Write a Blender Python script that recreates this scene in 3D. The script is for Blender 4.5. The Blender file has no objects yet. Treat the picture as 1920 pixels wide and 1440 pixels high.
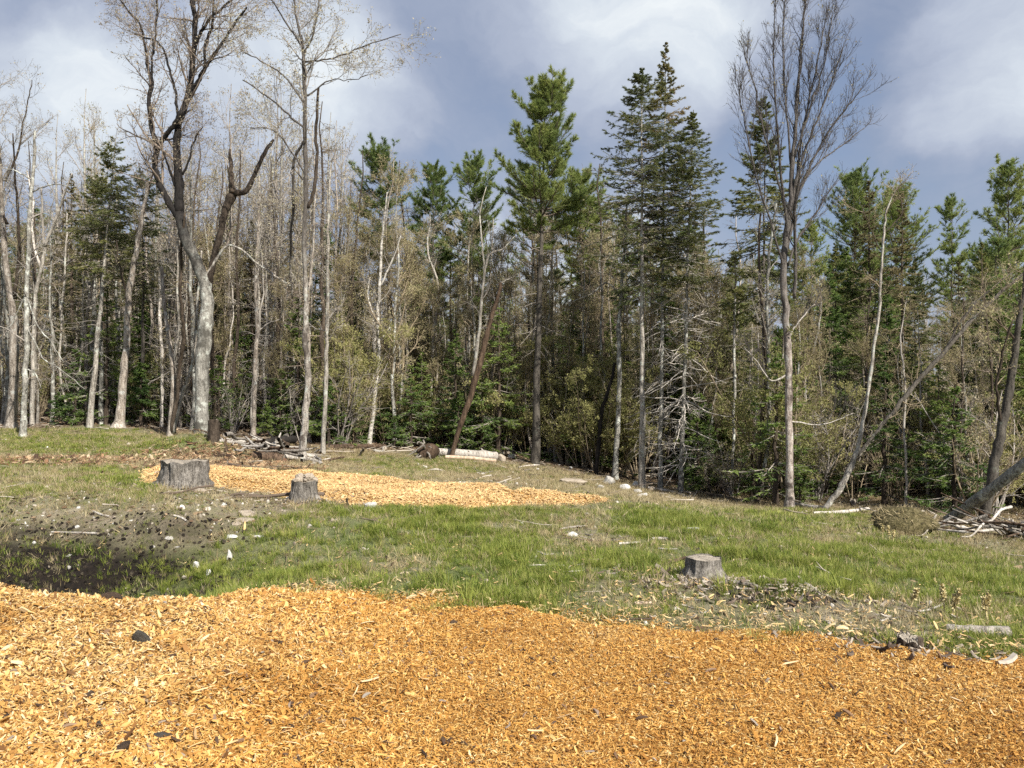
import bpy, math
import numpy as np

# ------------------------------------------------------------------ camera, sky, sun, exposure
SC = bpy.context.scene
C = SC.collection
F = 1450.0                      # focal length in pixels of the 1920 px wide photograph
CAMZ = 1.7
HOR = 720.0
cam_d = bpy.data.cameras.new('camera')
cam_d.lens = F / 1920 * 36; cam_d.sensor_width = 36
cam_d.clip_start = 0.05; cam_d.clip_end = 3000
cam = bpy.data.objects.new('camera', cam_d); C.objects.link(cam)
cam.location = (0, 0, CAMZ); cam.rotation_euler = (math.radians(90), 0, 0)
SC.camera = cam
SC.render.resolution_x = 1024; SC.render.resolution_y = 768

SUN_EL = math.radians(42)
SUN_TO = np.array([0.60, -0.80]); SUN_TO /= np.linalg.norm(SUN_TO)      # horizontal direction towards the sun
sun_dir = np.array([SUN_TO[0] * math.cos(SUN_EL), SUN_TO[1] * math.cos(SUN_EL), math.sin(SUN_EL)])
sd = bpy.data.lights.new('sun', 'SUN'); sd.energy = 5.0; sd.angle = math.radians(0.6); sd.color = (1.0, 0.94, 0.84)
sun = bpy.data.objects.new('sun', sd); C.objects.link(sun)
from mathutils import Vector
sun.rotation_euler = Vector((-sun_dir).tolist()).to_track_quat('-Z', 'Y').to_euler()
sun.location = (20, -20, 30)

W = bpy.data.worlds.new('World'); SC.world = W; W.use_nodes = True
def pdir(px, py):
    v = np.array([(px - 960) / F, 1.0, -(py - HOR) / F]); return v / np.linalg.norm(v)
def build_world():
    nt = W.node_tree; nt.nodes.clear(); N = nt.nodes; L = nt.links
    out = N.new('ShaderNodeOutputWorld'); bg = N.new('ShaderNodeBackground'); bg.inputs[1].default_value = 0.1
    L.new(bg.outputs[0], out.inputs[0])
    sky = N.new('ShaderNodeTexSky'); sky.sky_type = 'NISHITA'; sky.sun_disc = False
    sky.sun_elevation = SUN_EL; sky.sun_rotation = math.atan2(SUN_TO[0], SUN_TO[1])
    tc = N.new('ShaderNodeTexCoord')
    n1 = N.new('ShaderNodeTexNoise'); n1.inputs['Scale'].default_value = 3.2; n1.inputs['Detail'].default_value = 8
    n1.inputs['Roughness'].default_value = 0.55
    L.new(tc.outputs['Generated'], n1.inputs['Vector'])
    sub = N.new('ShaderNodeVectorMath'); sub.operation = 'SUBTRACT'; sub.inputs[1].default_value = (.5, .5, .5)
    L.new(n1.outputs['Color'], sub.inputs[0])
    sc = N.new('ShaderNodeVectorMath'); sc.operation = 'SCALE'; sc.inputs['Scale'].default_value = 0.30
    L.new(sub.outputs[0], sc.inputs[0])
    add = N.new('ShaderNodeVectorMath'); add.operation = 'ADD'
    L.new(tc.outputs['Generated'], add.inputs[0]); L.new(sc.outputs[0], add.inputs[1])
    nrm = N.new('ShaderNodeVectorMath'); nrm.operation = 'NORMALIZE'; L.new(add.outputs[0], nrm.inputs[0])
    n2 = N.new('ShaderNodeTexNoise'); n2.inputs['Scale'].default_value = 3.3; n2.inputs['Detail'].default_value = 8
    n2.inputs['Roughness'].default_value = 0.6
    mp = N.new('ShaderNodeMapping'); mp.inputs['Scale'].default_value = (1, 1, 2.0); mp.inputs['Location'].default_value = (1.3, .4, .2)
    L.new(nrm.outputs[0], mp.inputs[0]); L.new(mp.outputs[0], n2.inputs['Vector'])
    cur = N.new('ShaderNodeMath'); cur.operation = 'MULTIPLY_ADD'; cur.inputs[1].default_value = 0.9; cur.inputs[2].default_value = -0.07
    L.new(n2.outputs['Fac'], cur.inputs[0])
    val = cur.outputs[0]
    # cloud banks: brighter (+) and greyer (-) masses, by direction
    for px, py, rad, wgt in [(1150, 60, 6.5, .25), (1320, 40, 5.5, .16), (1020, 10, 5, .10), (1900, 60, 6, .42), (150, 150, 5, .42), (20, 110, 6, .15), (650, 175, 4.5, .30),
                             (1890, 230, 5, .2), (830, 290, 10, -.16), (1600, 300, 10, -.20), (330, 80, 5, .10), (420, 250, 8, .12), (1720, 330, 7, -.12), (1720, 20, 6, -.06),
                             (150, 60, 5, -.12), (160, 270, 6, -.12), (560, 60, 6, .12), (880, 520, 6, .35), (1150, 560, 5, .3), (1060, 210, 6, -.08), (1380, 200, 6, -.06)]:
        d = N.new('ShaderNodeVectorMath'); d.operation = 'DOT_PRODUCT'; d.inputs[1].default_value = pdir(px, py).tolist()
        L.new(nrm.outputs[0], d.inputs[0])
        mr = N.new('ShaderNodeMapRange'); mr.interpolation_type = 'SMOOTHSTEP'
        mr.inputs['From Min'].default_value = math.cos(math.radians(rad * 1.5)); mr.inputs['From Max'].default_value = math.cos(math.radians(rad * .2))
        mr.inputs['To Max'].default_value = wgt
        L.new(d.outputs['Value'], mr.inputs['Value'])
        a = N.new('ShaderNodeMath'); a.operation = 'ADD'; L.new(val, a.inputs[0]); L.new(mr.outputs[0], a.inputs[1]); val = a.outputs[0]
    rp = N.new('ShaderNodeValToRGB'); e = rp.color_ramp.elements
    e[0].position = 0.02; e[0].color = (.21, .25, .365, 1)
    e[1].position = 0.92; e[1].color = (.80, .84, .86, 1)
    for p, c in [(.20, (.265, .305, .41, 1)), (.36, (.34, .385, .495, 1)), (.50, (.415, .465, .575, 1)), (.64, (.51, .56, .65, 1)), (.78, (.63, .685, .75, 1))]:
        x = e.new(p); x.color = c
    L.new(val, rp.inputs[0])
    up = N.new('ShaderNodeVectorMath'); up.operation = 'SCALE'; up.inputs['Scale'].default_value = 6.9
    L.new(rp.outputs[0], up.inputs[0])
    cov = N.new('ShaderNodeMapRange'); cov.inputs['From Min'].default_value = .05; cov.inputs['From Max'].default_value = .45
    cov.inputs['To Min'].default_value = .62; cov.inputs['To Max'].default_value = .97
    L.new(val, cov.inputs['Value'])
    mx = N.new('ShaderNodeMix'); mx.data_type = 'RGBA'
    L.new(cov.outputs[0], mx.inputs['Factor']); L.new(sky.outputs[0], mx.inputs['A']); L.new(up.outputs[0], mx.inputs['B'])
    L.new(mx.outputs['Result'], bg.inputs[0])
build_world()
SC.view_settings.view_transform = 'Standard'; SC.view_settings.look = 'None'
SC.view_settings.exposure = 0.72; SC.view_settings.gamma = 1.0; SC.view_settings.use_curve_mapping = False
cy = SC.cycles
cy.max_bounces = 7; cy.diffuse_bounces = 5; cy.glossy_bounces = 1; cy.transmission_bounces = 5; cy.transparent_max_bounces = 4
cy.use_denoising = False; cy.adaptive_threshold = 0.02

rng = np.random.default_rng(11)

# ------------------------------------------------------------------ helpers: noise, meshes, tubes
def _hash(ix, iy, s):
    h = (ix.astype(np.int64) * 374761393 + iy.astype(np.int64) * 668265263 + s * 974634777) & 0xffffffff
    h = ((h ^ (h >> 13)) * 1274126177) & 0xffffffff
    return ((h ^ (h >> 16)) & 0xffff) / 65535.0
def vnoise(x, y, s=0):
    x = np.asarray(x, float); y = np.asarray(y, float)
    ix = np.floor(x); iy = np.floor(y); fx = x - ix; fy = y - iy
    fx = fx * fx * (3 - 2 * fx); fy = fy * fy * (3 - 2 * fy)
    a = _hash(ix, iy, s); b = _hash(ix + 1, iy, s); c = _hash(ix, iy + 1, s); d = _hash(ix + 1, iy + 1, s)
    return (a * (1 - fx) + b * fx) * (1 - fy) + (c * (1 - fx) + d * fx) * fy
def fbm(x, y, s=0, o=4):
    r = 0; a = .5
    for k in range(o):
        r = r + a * vnoise(np.asarray(x) * 2 ** k, np.asarray(y) * 2 ** k, s + k); a *= .5
    return r
def sstep(a, b, x):
    t = np.clip((np.asarray(x, float) - a) / (b - a), 0, 1); return t * t * (3 - 2 * t)
def unit(v):
    return v / np.maximum(np.linalg.norm(v, axis=-1, keepdims=True), 1e-9)

def mesh_np(name, V, FL, smooth=True):
    V = np.asarray(V, np.float32).reshape(-1, 3)
    me = bpy.data.meshes.new(name)
    FL = [np.asarray(f, np.int32) for f in FL if len(f)]
    me.vertices.add(len(V)); me.vertices.foreach_set('co', V.ravel())
    if FL:
        loops = np.concatenate([f.ravel() for f in FL])
        tot = np.concatenate([np.full(len(f), f.shape[1], np.int32) for f in FL])
        start = np.concatenate([[0], np.cumsum(tot)[:-1]]).astype(np.int32)
        me.loops.add(len(loops)); me.loops.foreach_set('vertex_index', loops)
        me.polygons.add(len(tot)); me.polygons.foreach_set('loop_start', start)
        me.polygons.foreach_set('use_smooth', np.full(len(tot), smooth, bool))
    me.update(calc_edges=True)
    return me

class MB:
    def __init__(s): s.V = []; s.Q = []; s.T = []; s.n = 0
    def add(s, V, Q=None, T=None):
        V = np.asarray(V, float).reshape(-1, 3); s.V.append(V)
        if Q is not None and len(Q): s.Q.append(np.asarray(Q) + s.n)
        if T is not None and len(T): s.T.append(np.asarray(T) + s.n)
        s.n += len(V)
    def tubes(s, P, R, S, cap=False):
        P = np.asarray(P, float); R = np.asarray(R, float)
        if P.ndim == 2: P = P[None]; R = R[None]
        N, m, _ = P.shape
        if N == 0: return
        T = unit(np.gradient(P, axis=1))
        avg = unit(P[:, -1] - P[:, 0])
        ref = np.where(np.abs(avg[:, 2:3]) < .9, np.array([[0., 0, 1]]), np.array([[1., 0, 0]]))
        ref = np.repeat(ref[:, None], m, 1)
        U = unit(ref - (ref * T).sum(-1, keepdims=True) * T); B = np.cross(T, U)
        a = np.arange(S) / S * 2 * np.pi
        V = P[:, :, None] + R[:, :, None, None] * (np.cos(a)[None, None, :, None] * U[:, :, None] + np.sin(a)[None, None, :, None] * B[:, :, None])
        base = (np.arange(N) * m * S)[:, None, None]
        i = np.arange(m - 1)[None, :, None] * S; j = np.arange(S)[None, None, :]; j2 = (j + 1) % S
        q = np.stack([base + i + j, base + i + j2, base + i + S + j2, base + i + S + j], -1).reshape(-1, 4)
        s.add(V.reshape(-1, 3), q)
        if cap:
            for k in range(N):
                o = s.n
                s.add(P[k, -1][None]); b0 = o - N * m * S + k * m * S + (m - 1) * S
                jj = np.arange(S); s.T.append(np.stack([b0 + jj, b0 + (jj + 1) % S, np.full(S, o)], -1))
                o = s.n
                s.add(P[k, 0][None]); b0 = o - 1 - N * m * S + k * m * S
                s.T.append(np.stack([b0 + (jj + 1) % S, b0 + jj, np.full(S, o)], -1))
    def blades(s, P, D, L, Wd, r):
        """thin triangles from P along D"""
        side = unit(np.cross(D, r.normal(size=P.shape))) * (np.asarray(Wd).reshape(-1, 1) * .5)
        V = np.stack([P - side, P + side, P + D * np.asarray(L).reshape(-1, 1)], 1)
        s.add(V.reshape(-1, 3), None, np.arange(len(P) * 3).reshape(-1, 3))
    def leaves(s, P, D, L, Wd, r):
        """small diamond leaves"""
        side = unit(np.cross(D, r.normal(size=P.shape))) * (np.asarray(Wd).reshape(-1, 1) * .5)
        L = np.asarray(L).reshape(-1, 1)
        V = np.stack([P, P + D * L * .5 - side, P + D * L, P + D * L * .5 + side], 1)
        s.add(V.reshape(-1, 3), np.arange(len(P) * 4).reshape(-1, 4))
    def mesh(s, name, smooth=True):
        V = np.concatenate(s.V) if s.V else np.zeros((0, 3))
        fl = []
        if s.Q: fl.append(np.concatenate(s.Q))
        if s.T: fl.append(np.concatenate(s.T))
        return mesh_np(name, V, fl, smooth)

def link(name, me, mat=None, parent=None, loc=(0, 0, 0)):
    o = bpy.data.objects.new(name, me); C.objects.link(o)
    o.location = tuple(float(v) for v in loc)
    if mat is not None and not me.materials: me.materials.append(mat)
    if parent is not None: o.parent = parent
    return o
def tag(o, label, cat=None, group=None, kind=None):
    o['label'] = label
    if cat: o['category'] = cat
    if group: o['group'] = group
    if kind: o['kind'] = kind
    return o
def thing(name, label, cat, loc, group=None, rotz=0.0):
    o = bpy.data.objects.new(name, None); C.objects.link(o); o.empty_display_size = .1
    o.location = tuple(float(v) for v in loc); o.rotation_euler = (0, 0, rotz)
    return tag(o, label, cat, group)
def copy_thing(root, loc, rotz, scale, label=None, group=None):
    r = root.copy(); C.objects.link(r); r.location = tuple(float(v) for v in loc)
    r.rotation_euler = (r.rotation_euler[0], r.rotation_euler[1], rotz); r.scale = scale if hasattr(scale, '__len__') else (scale,) * 3
    if label: r['label'] = label
    if group: r['group'] = group
    for ch in KIDS.get(root.name, []):
        c = ch.copy(); C.objects.link(c); c.parent = r
    return r
KIDS = {}
def part(name, me, mat, root):
    o = link(name, me, mat, root); KIDS.setdefault(root.name, []).append(o)
    if name in ('crown', 'branches', 'dead_branches', 'twigs', 'leaves', 'needles', 'seed_head', 'dead_grass'): o['kind'] = 'stuff'
    return o

# ------------------------------------------------------------------ materials
class NT:
    def __init__(s, name):
        s.m = bpy.data.materials.new(name); s.m.use_nodes = True; s.t = s.m.node_tree; s.N = s.t.nodes; s.L = s.t.links
        s.N.clear(); s.out = s.N.new('ShaderNodeOutputMaterial'); s.p = s.N.new('ShaderNodeBsdfPrincipled')
        s.L.new(s.p.outputs[0], s.out.inputs[0]); s.p.inputs['Roughness'].default_value = .85
        s.p.inputs['Specular IOR Level'].default_value = .25
    def coord(s, kind='Object', scale=(1, 1, 1)):
        tc = s.N.new('ShaderNodeTexCoord'); mp = s.N.new('ShaderNodeMapping'); mp.inputs['Scale'].default_value = scale
        s.L.new(tc.outputs[kind], mp.inputs[0]); return mp.outputs[0]
    def world(s, scale=(1, 1, 1)):
        g = s.N.new('ShaderNodeNewGeometry'); mp = s.N.new('ShaderNodeMapping'); mp.inputs['Scale'].default_value = scale
        s.L.new(g.outputs['Position'], mp.inputs[0]); return mp.outputs[0]
    def noise(s, vec, scale, detail=4, rough=.55, out='Fac'):
        n = s.N.new('ShaderNodeTexNoise'); n.inputs['Scale'].default_value = scale; n.inputs['Detail'].default_value = detail
        n.inputs['Roughness'].default_value = rough
        if vec is not None: s.L.new(vec, n.inputs['Vector'])
        return n.outputs[out]
    def voro(s, vec, scale, out='Distance', feature='F1'):
        n = s.N.new('ShaderNodeTexVoronoi'); n.feature = feature; n.inputs['Scale'].default_value = scale
        s.L.new(vec, n.inputs['Vector']); return n.outputs[out]
    def ramp(s, fac, stops):
        r = s.N.new('ShaderNodeValToRGB'); e = r.color_ramp.elements
        while len(e) < len(stops): e.new(.5)
        for k, (p, c) in enumerate(stops):
            e[k].position = p; e[k].color = (*c, 1) if len(c) == 3 else c
        s.L.new(fac, r.inputs[0]); return r.outputs[0]
    def mix(s, fac, a, b, mode='MIX'):
        m = s.N.new('ShaderNodeMix'); m.data_type = 'RGBA'; m.blend_type = mode
        for sock, v in (('Factor', fac), ('A', a), ('B', b)):
            if isinstance(v, (int, float)): m.inputs[sock].default_value = v
            elif isinstance(v, tuple): m.inputs[sock].default_value = (*v, 1)
            else: s.L.new(v, m.inputs[sock])
        return m.outputs['Result']
    def math(s, op, a, b=0.0):
        m = s.N.new('ShaderNodeMath'); m.operation = op
        for i, v in enumerate((a, b)):
            if isinstance(v, (int, float)): m.inputs[i].default_value = v
            else: s.L.new(v, m.inputs[i])
        return m.outputs[0]
    def rnd(s):
        return s.N.new('ShaderNodeObjectInfo').outputs['Random']
    def oloc(s):
        return s.N.new('ShaderNodeObjectInfo').outputs['Location']
    def attr(s, name):
        a = s.N.new('ShaderNodeAttribute'); a.attribute_name = name; return a.outputs['Fac']
    def color(s, c):
        if isinstance(c, tuple): s.p.inputs['Base Color'].default_value = (*c, 1)
        else: s.L.new(c, s.p.inputs['Base Color'])
    def bump(s, h, strength=.5, dist=.02):
        b = s.N.new('ShaderNodeBump'); b.inputs['Strength'].default_value = strength; b.inputs['Distance'].default_value = dist
        s.L.new(h, b.inputs['Height']); s.L.new(b.outputs[0], s.p.inputs['Normal'])
    def translucent(s, col, fac):
        t = s.N.new('ShaderNodeBsdfTranslucent'); mx = s.N.new('ShaderNodeMixShader'); mx.inputs[0].default_value = fac
        if isinstance(col, tuple): t.inputs[0].default_value = (*col, 1)
        else: s.L.new(col, t.inputs[0])
        s.L.new(s.p.outputs[0], mx.inputs[1]); s.L.new(t.outputs[0], mx.inputs[2]); s.L.new(mx.outputs[0], s.out.inputs[0])

def bark_mat(name, dark, mid, light, lichen=None, lich=.55, zs=.18, sc=14, bump=.8):
    n = NT(name); v = n.coord('Object', (1, 1, zs)); iso = n.coord('Object')
    f = n.noise(v, sc, 7, .75); fine = n.noise(iso, sc * 2.2, 5, .7)
    fac = n.math('ADD', n.math('MULTIPLY', f, .62), n.math('MULTIPLY', fine, .40))
    col = n.ramp(fac, [(.40, dark), (.51, mid), (.63, light)])
    big = n.noise(iso, 1.3, 3, .6)
    col = n.mix(n.ramp(big, [(.35, (.72, .72, .72)), (.65, (1.12, 1.12, 1.12))]), (0, 0, 0), col)
    if lichen:
        lf = n.ramp(n.noise(iso, 4.5, 5, .65), [(lich, (0, 0, 0)), (lich + .1, (1, 1, 1))])
        col = n.mix(lf, col, lichen)
    rv = n.math('MULTIPLY_ADD', n.rnd(), .5)
    n.t.nodes[-1].inputs[2].default_value = .75
    cc = n.N.new('ShaderNodeCombineColor'); 
    for i in range(3): n.L.new(rv, cc.inputs[i])
    col = n.mix(1.0, col, cc.outputs[0], 'MULTIPLY')
    n.color(col); n.bump(fac, bump, .03); n.p.inputs['Roughness'].default_value = .92
    return n.m
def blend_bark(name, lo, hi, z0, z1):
    """bark colours that blend from a lower set to an upper set up the stem"""
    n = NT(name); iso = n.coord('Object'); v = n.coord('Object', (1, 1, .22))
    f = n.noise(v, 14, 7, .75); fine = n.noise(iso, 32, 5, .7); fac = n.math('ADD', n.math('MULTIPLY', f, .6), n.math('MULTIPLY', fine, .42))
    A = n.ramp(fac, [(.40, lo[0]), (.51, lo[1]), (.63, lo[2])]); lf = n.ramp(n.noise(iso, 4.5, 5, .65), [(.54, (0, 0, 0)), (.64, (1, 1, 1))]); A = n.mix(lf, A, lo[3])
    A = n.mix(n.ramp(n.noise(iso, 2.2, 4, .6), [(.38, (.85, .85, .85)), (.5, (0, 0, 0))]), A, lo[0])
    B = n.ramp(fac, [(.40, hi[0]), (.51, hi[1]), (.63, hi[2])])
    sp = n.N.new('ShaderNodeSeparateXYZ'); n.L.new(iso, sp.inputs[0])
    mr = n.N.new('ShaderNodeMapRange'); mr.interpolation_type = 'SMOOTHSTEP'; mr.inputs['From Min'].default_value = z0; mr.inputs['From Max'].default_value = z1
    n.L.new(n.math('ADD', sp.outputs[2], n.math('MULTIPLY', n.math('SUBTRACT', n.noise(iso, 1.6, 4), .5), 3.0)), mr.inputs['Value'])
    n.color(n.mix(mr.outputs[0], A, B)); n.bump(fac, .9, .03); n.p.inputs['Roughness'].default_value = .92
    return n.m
def leaf_mat(name, a, b, c, trans=.25, ns=.9, rough=.6):
    n = NT(name); iso = n.coord('Object'); w = n.world()
    f = n.noise(iso, ns, 3, .6); g = n.noise(w, 9.0, 2, .5)
    fac = n.math('ADD', n.math('MULTIPLY', f, .7), n.math('MULTIPLY', g, .3))
    fac = n.math('ADD', fac, n.math('MULTIPLY', n.math('SUBTRACT', n.rnd(), .5), .16))
    col = n.ramp(fac, [(.36, a), (.5, b), (.64, c)])
    n.color(col); n.p.inputs['Roughness'].default_value = rough
    n.translucent(col, trans)
    return n.m
M = {}
M['bark_grey'] = bark_mat('grey_bark', (.07, .06, .05), (.28, .255, .22), (.58, .54, .48), (.42, .44, .39), .55)
M['bark_beige'] = bark_mat('beige_bark', (.055, .042, .034), (.28, .24, .20), (.62, .565, .50), (.42, .42, .39), .56)
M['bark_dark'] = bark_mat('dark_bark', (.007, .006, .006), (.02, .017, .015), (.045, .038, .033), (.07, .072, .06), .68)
M['bark_brown'] = bark_mat('brown_bark', (.02, .015, .011), (.06, .045, .033), (.125, .098, .075), (.16, .16, .13), .62)
M['bark_lichen'] = bark_mat('lichen_bark', (.06, .056, .047), (.22, .21, .185), (.44, .425, .38), (.47, .485, .44), .52, .4, 14)
M['bark_pine'] = bark_mat('pine_bark', (.035, .030, .026), (.10, .088, .074), (.20, .18, .15), (.20, .22, .18), .6)
M['bark_birch'] = bark_mat('birch_bark', (.10, .09, .08), (.50, .47, .42), (.66, .64, .59), (.07, .06, .055), .66, 2.4, 6, .3)
M['twig_grey'] = bark_mat('twig_grey', (.15, .135, .12), (.30, .27, .24), (.46, .42, .375))
M['twig_brown'] = bark_mat('twig_brown', (.08, .062, .05), (.19, .152, .122), (.32, .265, .215))
M['twig_tan'] = bark_mat('twig_tan', (.14, .112, .075), (.30, .24, .165), (.46, .38, .26))
M['twig_dark'] = bark_mat('twig_dark', (.03, .027, .026), (.085, .076, .072), (.16, .145, .135))
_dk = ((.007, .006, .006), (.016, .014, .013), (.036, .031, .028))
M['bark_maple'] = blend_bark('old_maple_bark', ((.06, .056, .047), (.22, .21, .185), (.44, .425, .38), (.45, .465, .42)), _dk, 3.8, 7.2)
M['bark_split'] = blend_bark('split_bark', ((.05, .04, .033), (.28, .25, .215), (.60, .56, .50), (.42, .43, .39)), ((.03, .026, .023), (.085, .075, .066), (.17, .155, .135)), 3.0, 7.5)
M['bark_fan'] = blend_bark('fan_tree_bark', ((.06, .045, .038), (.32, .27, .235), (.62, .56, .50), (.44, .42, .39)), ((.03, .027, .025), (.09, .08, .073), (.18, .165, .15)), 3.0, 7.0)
M['dead_white'] = bark_mat('dead_wood', (.16, .14, .12), (.46, .42, .37), (.70, .66, .60))
M['dead_grey'] = bark_mat('weathered_wood', (.06, .052, .045), (.24, .215, .185), (.44, .40, .35), (.26, .27, .22), .66, .16, 22)
M['dead_brown'] = bark_mat('rotten_wood', (.02, .014, .010), (.085, .055, .036), (.20, .14, .095), (.2, .19, .15), .68)
M['needle_pine'] = leaf_mat('pine_needles', (.12, .175, .06), (.225, .285, .085), (.34, .38, .12), .42)
M['needle_spruce'] = leaf_mat('spruce_needles', (.115, .14, .055), (.20, .22, .08), (.31, .30, .105), .42)
M['needle_rust'] = leaf_mat('rust_tinged_needles', (.115, .145, .06), (.20, .21, .08), (.34, .255, .10), .4, .7)
M['needle_fir'] = leaf_mat('fir_needles', (.085, .15, .045), (.17, .25, .065), (.29, .36, .10), .4, 1.6)
M['needle_brown'] = leaf_mat('browned_needles', (.12, .11, .06), (.20, .18, .09), (.29, .25, .13), .4)
M['bud_pink'] = leaf_mat('opening_buds', (.36, .30, .22), (.48, .42, .30), (.50, .48, .31), .4, 1.5)
M['bud_green'] = leaf_mat('young_leaves', (.20, .205, .075), (.33, .325, .125), (.46, .435, .19), .45, 1.2)
M['leaf_tan'] = leaf_mat('tan_leaves', (.24, .21, .105), (.38, .335, .175), (.48, .44, .25), .4, 1.0)

# ------------------------------------------------------------------ ground surface
CTRL = [(0, 1440, 3.42), (960, 1440, 3.42), (1920, 1440, 3.42), (0, 1280, 4.4), (960, 1280, 4.4), (1920, 1280, 4.4),
        (960, 1110, 6.25), (1400, 1200, 5.1), (1900, 1230, 4.8), (500, 1115, 6.25), (700, 1060, 7.3),
        (300, 985, 8.9), (0, 975, 9.3), (960, 1040, 7.8), (1325, 1095, 6.6), (1700, 1120, 6.6), (1900, 1130, 6.6),
        (300, 915, 12.2), (565, 942, 11.3), (900, 960, 10.8), (1250, 980, 10.8), (1500, 1000, 11), (1800, 1040, 10.5),
        (0, 880, 14.5), (0, 855, 18), (380, 885, 14.5), (640, 895, 14.5), (1100, 930, 13.5), (1400, 960, 15), (1700, 990, 15), (1900, 1010, 14),
        (40, 818, 24), (170, 800, 28), (375, 836, 23), (565, 870, 21), (700, 830, 29), (870, 858, 27), (1000, 868, 27), (1200, 912, 25),
        (1275, 922, 25), (1480, 957, 20.5), (1600, 955, 20), (1850, 990, 16.5), (2150, 1000, 17), (-250, 815, 25),
        (0, 770, 40), (500, 778, 45), (960, 800, 45), (1500, 850, 45), (1900, 870, 40), (0, 740, 100), (960, 760, 100), (1900, 790, 100)]
def w_of(px, py, d): return np.array([(px - 960) / F * d, d, CAMZ - (py - HOR) / F * d])
_cp = np.array([w_of(*c) for c in CTRL] + [(-4.1, 7.2, -.70), (-5.4, 7.0, -.75), (-3.3, 7.3, -.50), (-2.5, 7.2, -.22), (-3.4, 5.3, .0), (-4.6, 5.2, .05), (-2.5, 5.5, .0), (-5.8, 5.0, .1), (-4.0, 5.9, -.05), (-5.2, 5.7, .0),
                (-12, -8, 0), (0, -8, 0), (12, -8, 0), (-12, 2, .1), (12, 2, -.2), (-3, 0, 0), (3, 0, 0)])
def _tpsK(a, b):
    r2 = ((a[:, None] - b[None]) ** 2).sum(-1); return .5 * r2 * np.log(r2 + 1e-9)
_xy = _cp[:, :2]; _n = len(_xy)
_A = np.zeros((_n + 3, _n + 3)); _A[:_n, :_n] = _tpsK(_xy, _xy) + np.eye(_n) * .15
_A[:_n, _n] = 1; _A[:_n, _n + 1:] = _xy; _A[_n, :_n] = 1; _A[_n + 1:, :_n] = _xy.T
_w = np.linalg.solve(_A, np.concatenate([_cp[:, 2], np.zeros(3)]))
def gz(x, y):
    x = np.asarray(x, float); y = np.asarray(y, float); sh = np.broadcast(x, y).shape
    X = np.broadcast_to(np.clip(x, -80, 80), sh).ravel(); Y = np.broadcast_to(np.clip(y, -8, 100), sh).ravel()
    p = np.stack([X, Y], 1); out = np.empty(len(p))
    for k in range(0, len(p), 20000):
        q = p[k:k + 20000]; out[k:k + 20000] = _tpsK(q, _xy) @ _w[:_n] + _w[_n] + q @ _w[_n + 1:]
    out = np.clip(out, -6, 2.5)
    far = sstep(5.5, 9, Y)
    pitm = np.exp(-(((X + 3.6) / 1.9) ** 2 + ((Y - 7.9) / .9) ** 2)); out = out + pitm * ((fbm(X * 3.1, Y * 3.1, 401, 4) - .46) * .42)
    out = out + (fbm(X * .55, Y * .55, 3, 3) - .44) * .22 * far + (fbm(X * 2.3, Y * 2.3, 9, 3) - .44) * .10 * sstep(4.5, 6.5, Y)
    # earth mounds
    for mx, my, rx, ry, h in MOUNDS:
        out = out + h * np.exp(-(((X - mx) / rx) ** 2 + ((Y - my) / ry) ** 2)) * (.75 + .5 * fbm(X * 3, Y * 3, 21, 2))
    return out.reshape(sh) if sh else float(out[0])
def pxy(px, d): return (px - 960) / F * d, d
MOUNDS = [(*pxy(380, 21.0), 1.5, 1.2, .50), (*pxy(310, 9.0), .45, .4, .16), (*pxy(340, 12.6), .9, .7, .10), (*pxy(1450, 6.35), .55, .16, .11), (*pxy(1600, 6.0), .5, .14, .06)]
def hit(px, py):
    """where the view ray through a pixel meets the ground"""
    d = np.concatenate([np.linspace(2.5, 12, 240), np.linspace(12, 70, 400)[1:]])
    x = (px - 960) / F * d; zr = CAMZ - (py - HOR) / F * d; g = gz(x, d)
    k = np.argmax(zr <= g)
    if zr[k] > g[k]: k = len(d) - 1
    return np.array([x[k], d[k], g[k]])

def nonuni(lo, hi, seg):
    out = [lo]
    while out[-1] < hi: out.append(out[-1] + seg(out[-1]))
    return np.array(out)
gy = nonuni(-8, 700, lambda v: .35 if v < 2.5 else (.095 if v < 8 else .095 * (1 + (v - 8) * .13) if v < 40 else .5 * (1 + (v - 40) * .12)))
gxp = nonuni(0, 600, lambda v: .11 if v < 5 else .11 * (1 + (v - 5) * .16))
gx = np.concatenate([-gxp[:0:-1], gxp])
GX, GY = np.meshgrid(gx, gy)
GZ = gz(GX, GY)

# edge of the near chip bed, as distance by bearing
_e_px = np.array([-900, -200, 0, 60, 150, 250, 400, 520, 620, 700, 800, 900, 1000, 1150, 1300, 1450, 1600, 1750, 1920, 2200, 3000])
_e_py = np.array([1085, 1085, 1088, 1094, 1102, 1104, 1108, 1110, 1116, 1128, 1142, 1152, 1156, 1162, 1172, 1190, 1212, 1226, 1240, 1250, 1280])
_e_d = 1.7 * F / (_e_py - HOR)
_e_d = np.where(_e_px < 420, _e_d - .45 * (1 - np.clip(_e_px, 0, 420) / 420), _e_d)
def bearing(x, y): return 960 + F * x / np.maximum(y, .6)
def bed_s(x, y):
    """metres inside the near chip bed (negative outside)"""
    px = bearing(x, y)
    return np.interp(px, _e_px, _e_d) + (fbm(np.asarray(x) * 1.6, np.asarray(y) * 1.6, 31, 4) - .47) * .9 - y
def bed_mound(x, y):
    ridge = .20 * sstep(-1.7, -3.3, x) * np.exp(-((y - 5.45) / .62) ** 2)
    return ridge + (fbm(x * .9, y * .9, 41, 3) - .44) * .34 * sstep(1.2, -2.0, x) + (fbm(x * 1.4, y * 1.4, 45, 3) - .44) * .08
def bed_z(x, y):
    s = bed_s(x, y)
    return gz(x, y) - .05 + .10 * sstep(-.1, .35, s) + bed_mound(x, y) * sstep(-.15, .4, s)
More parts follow.
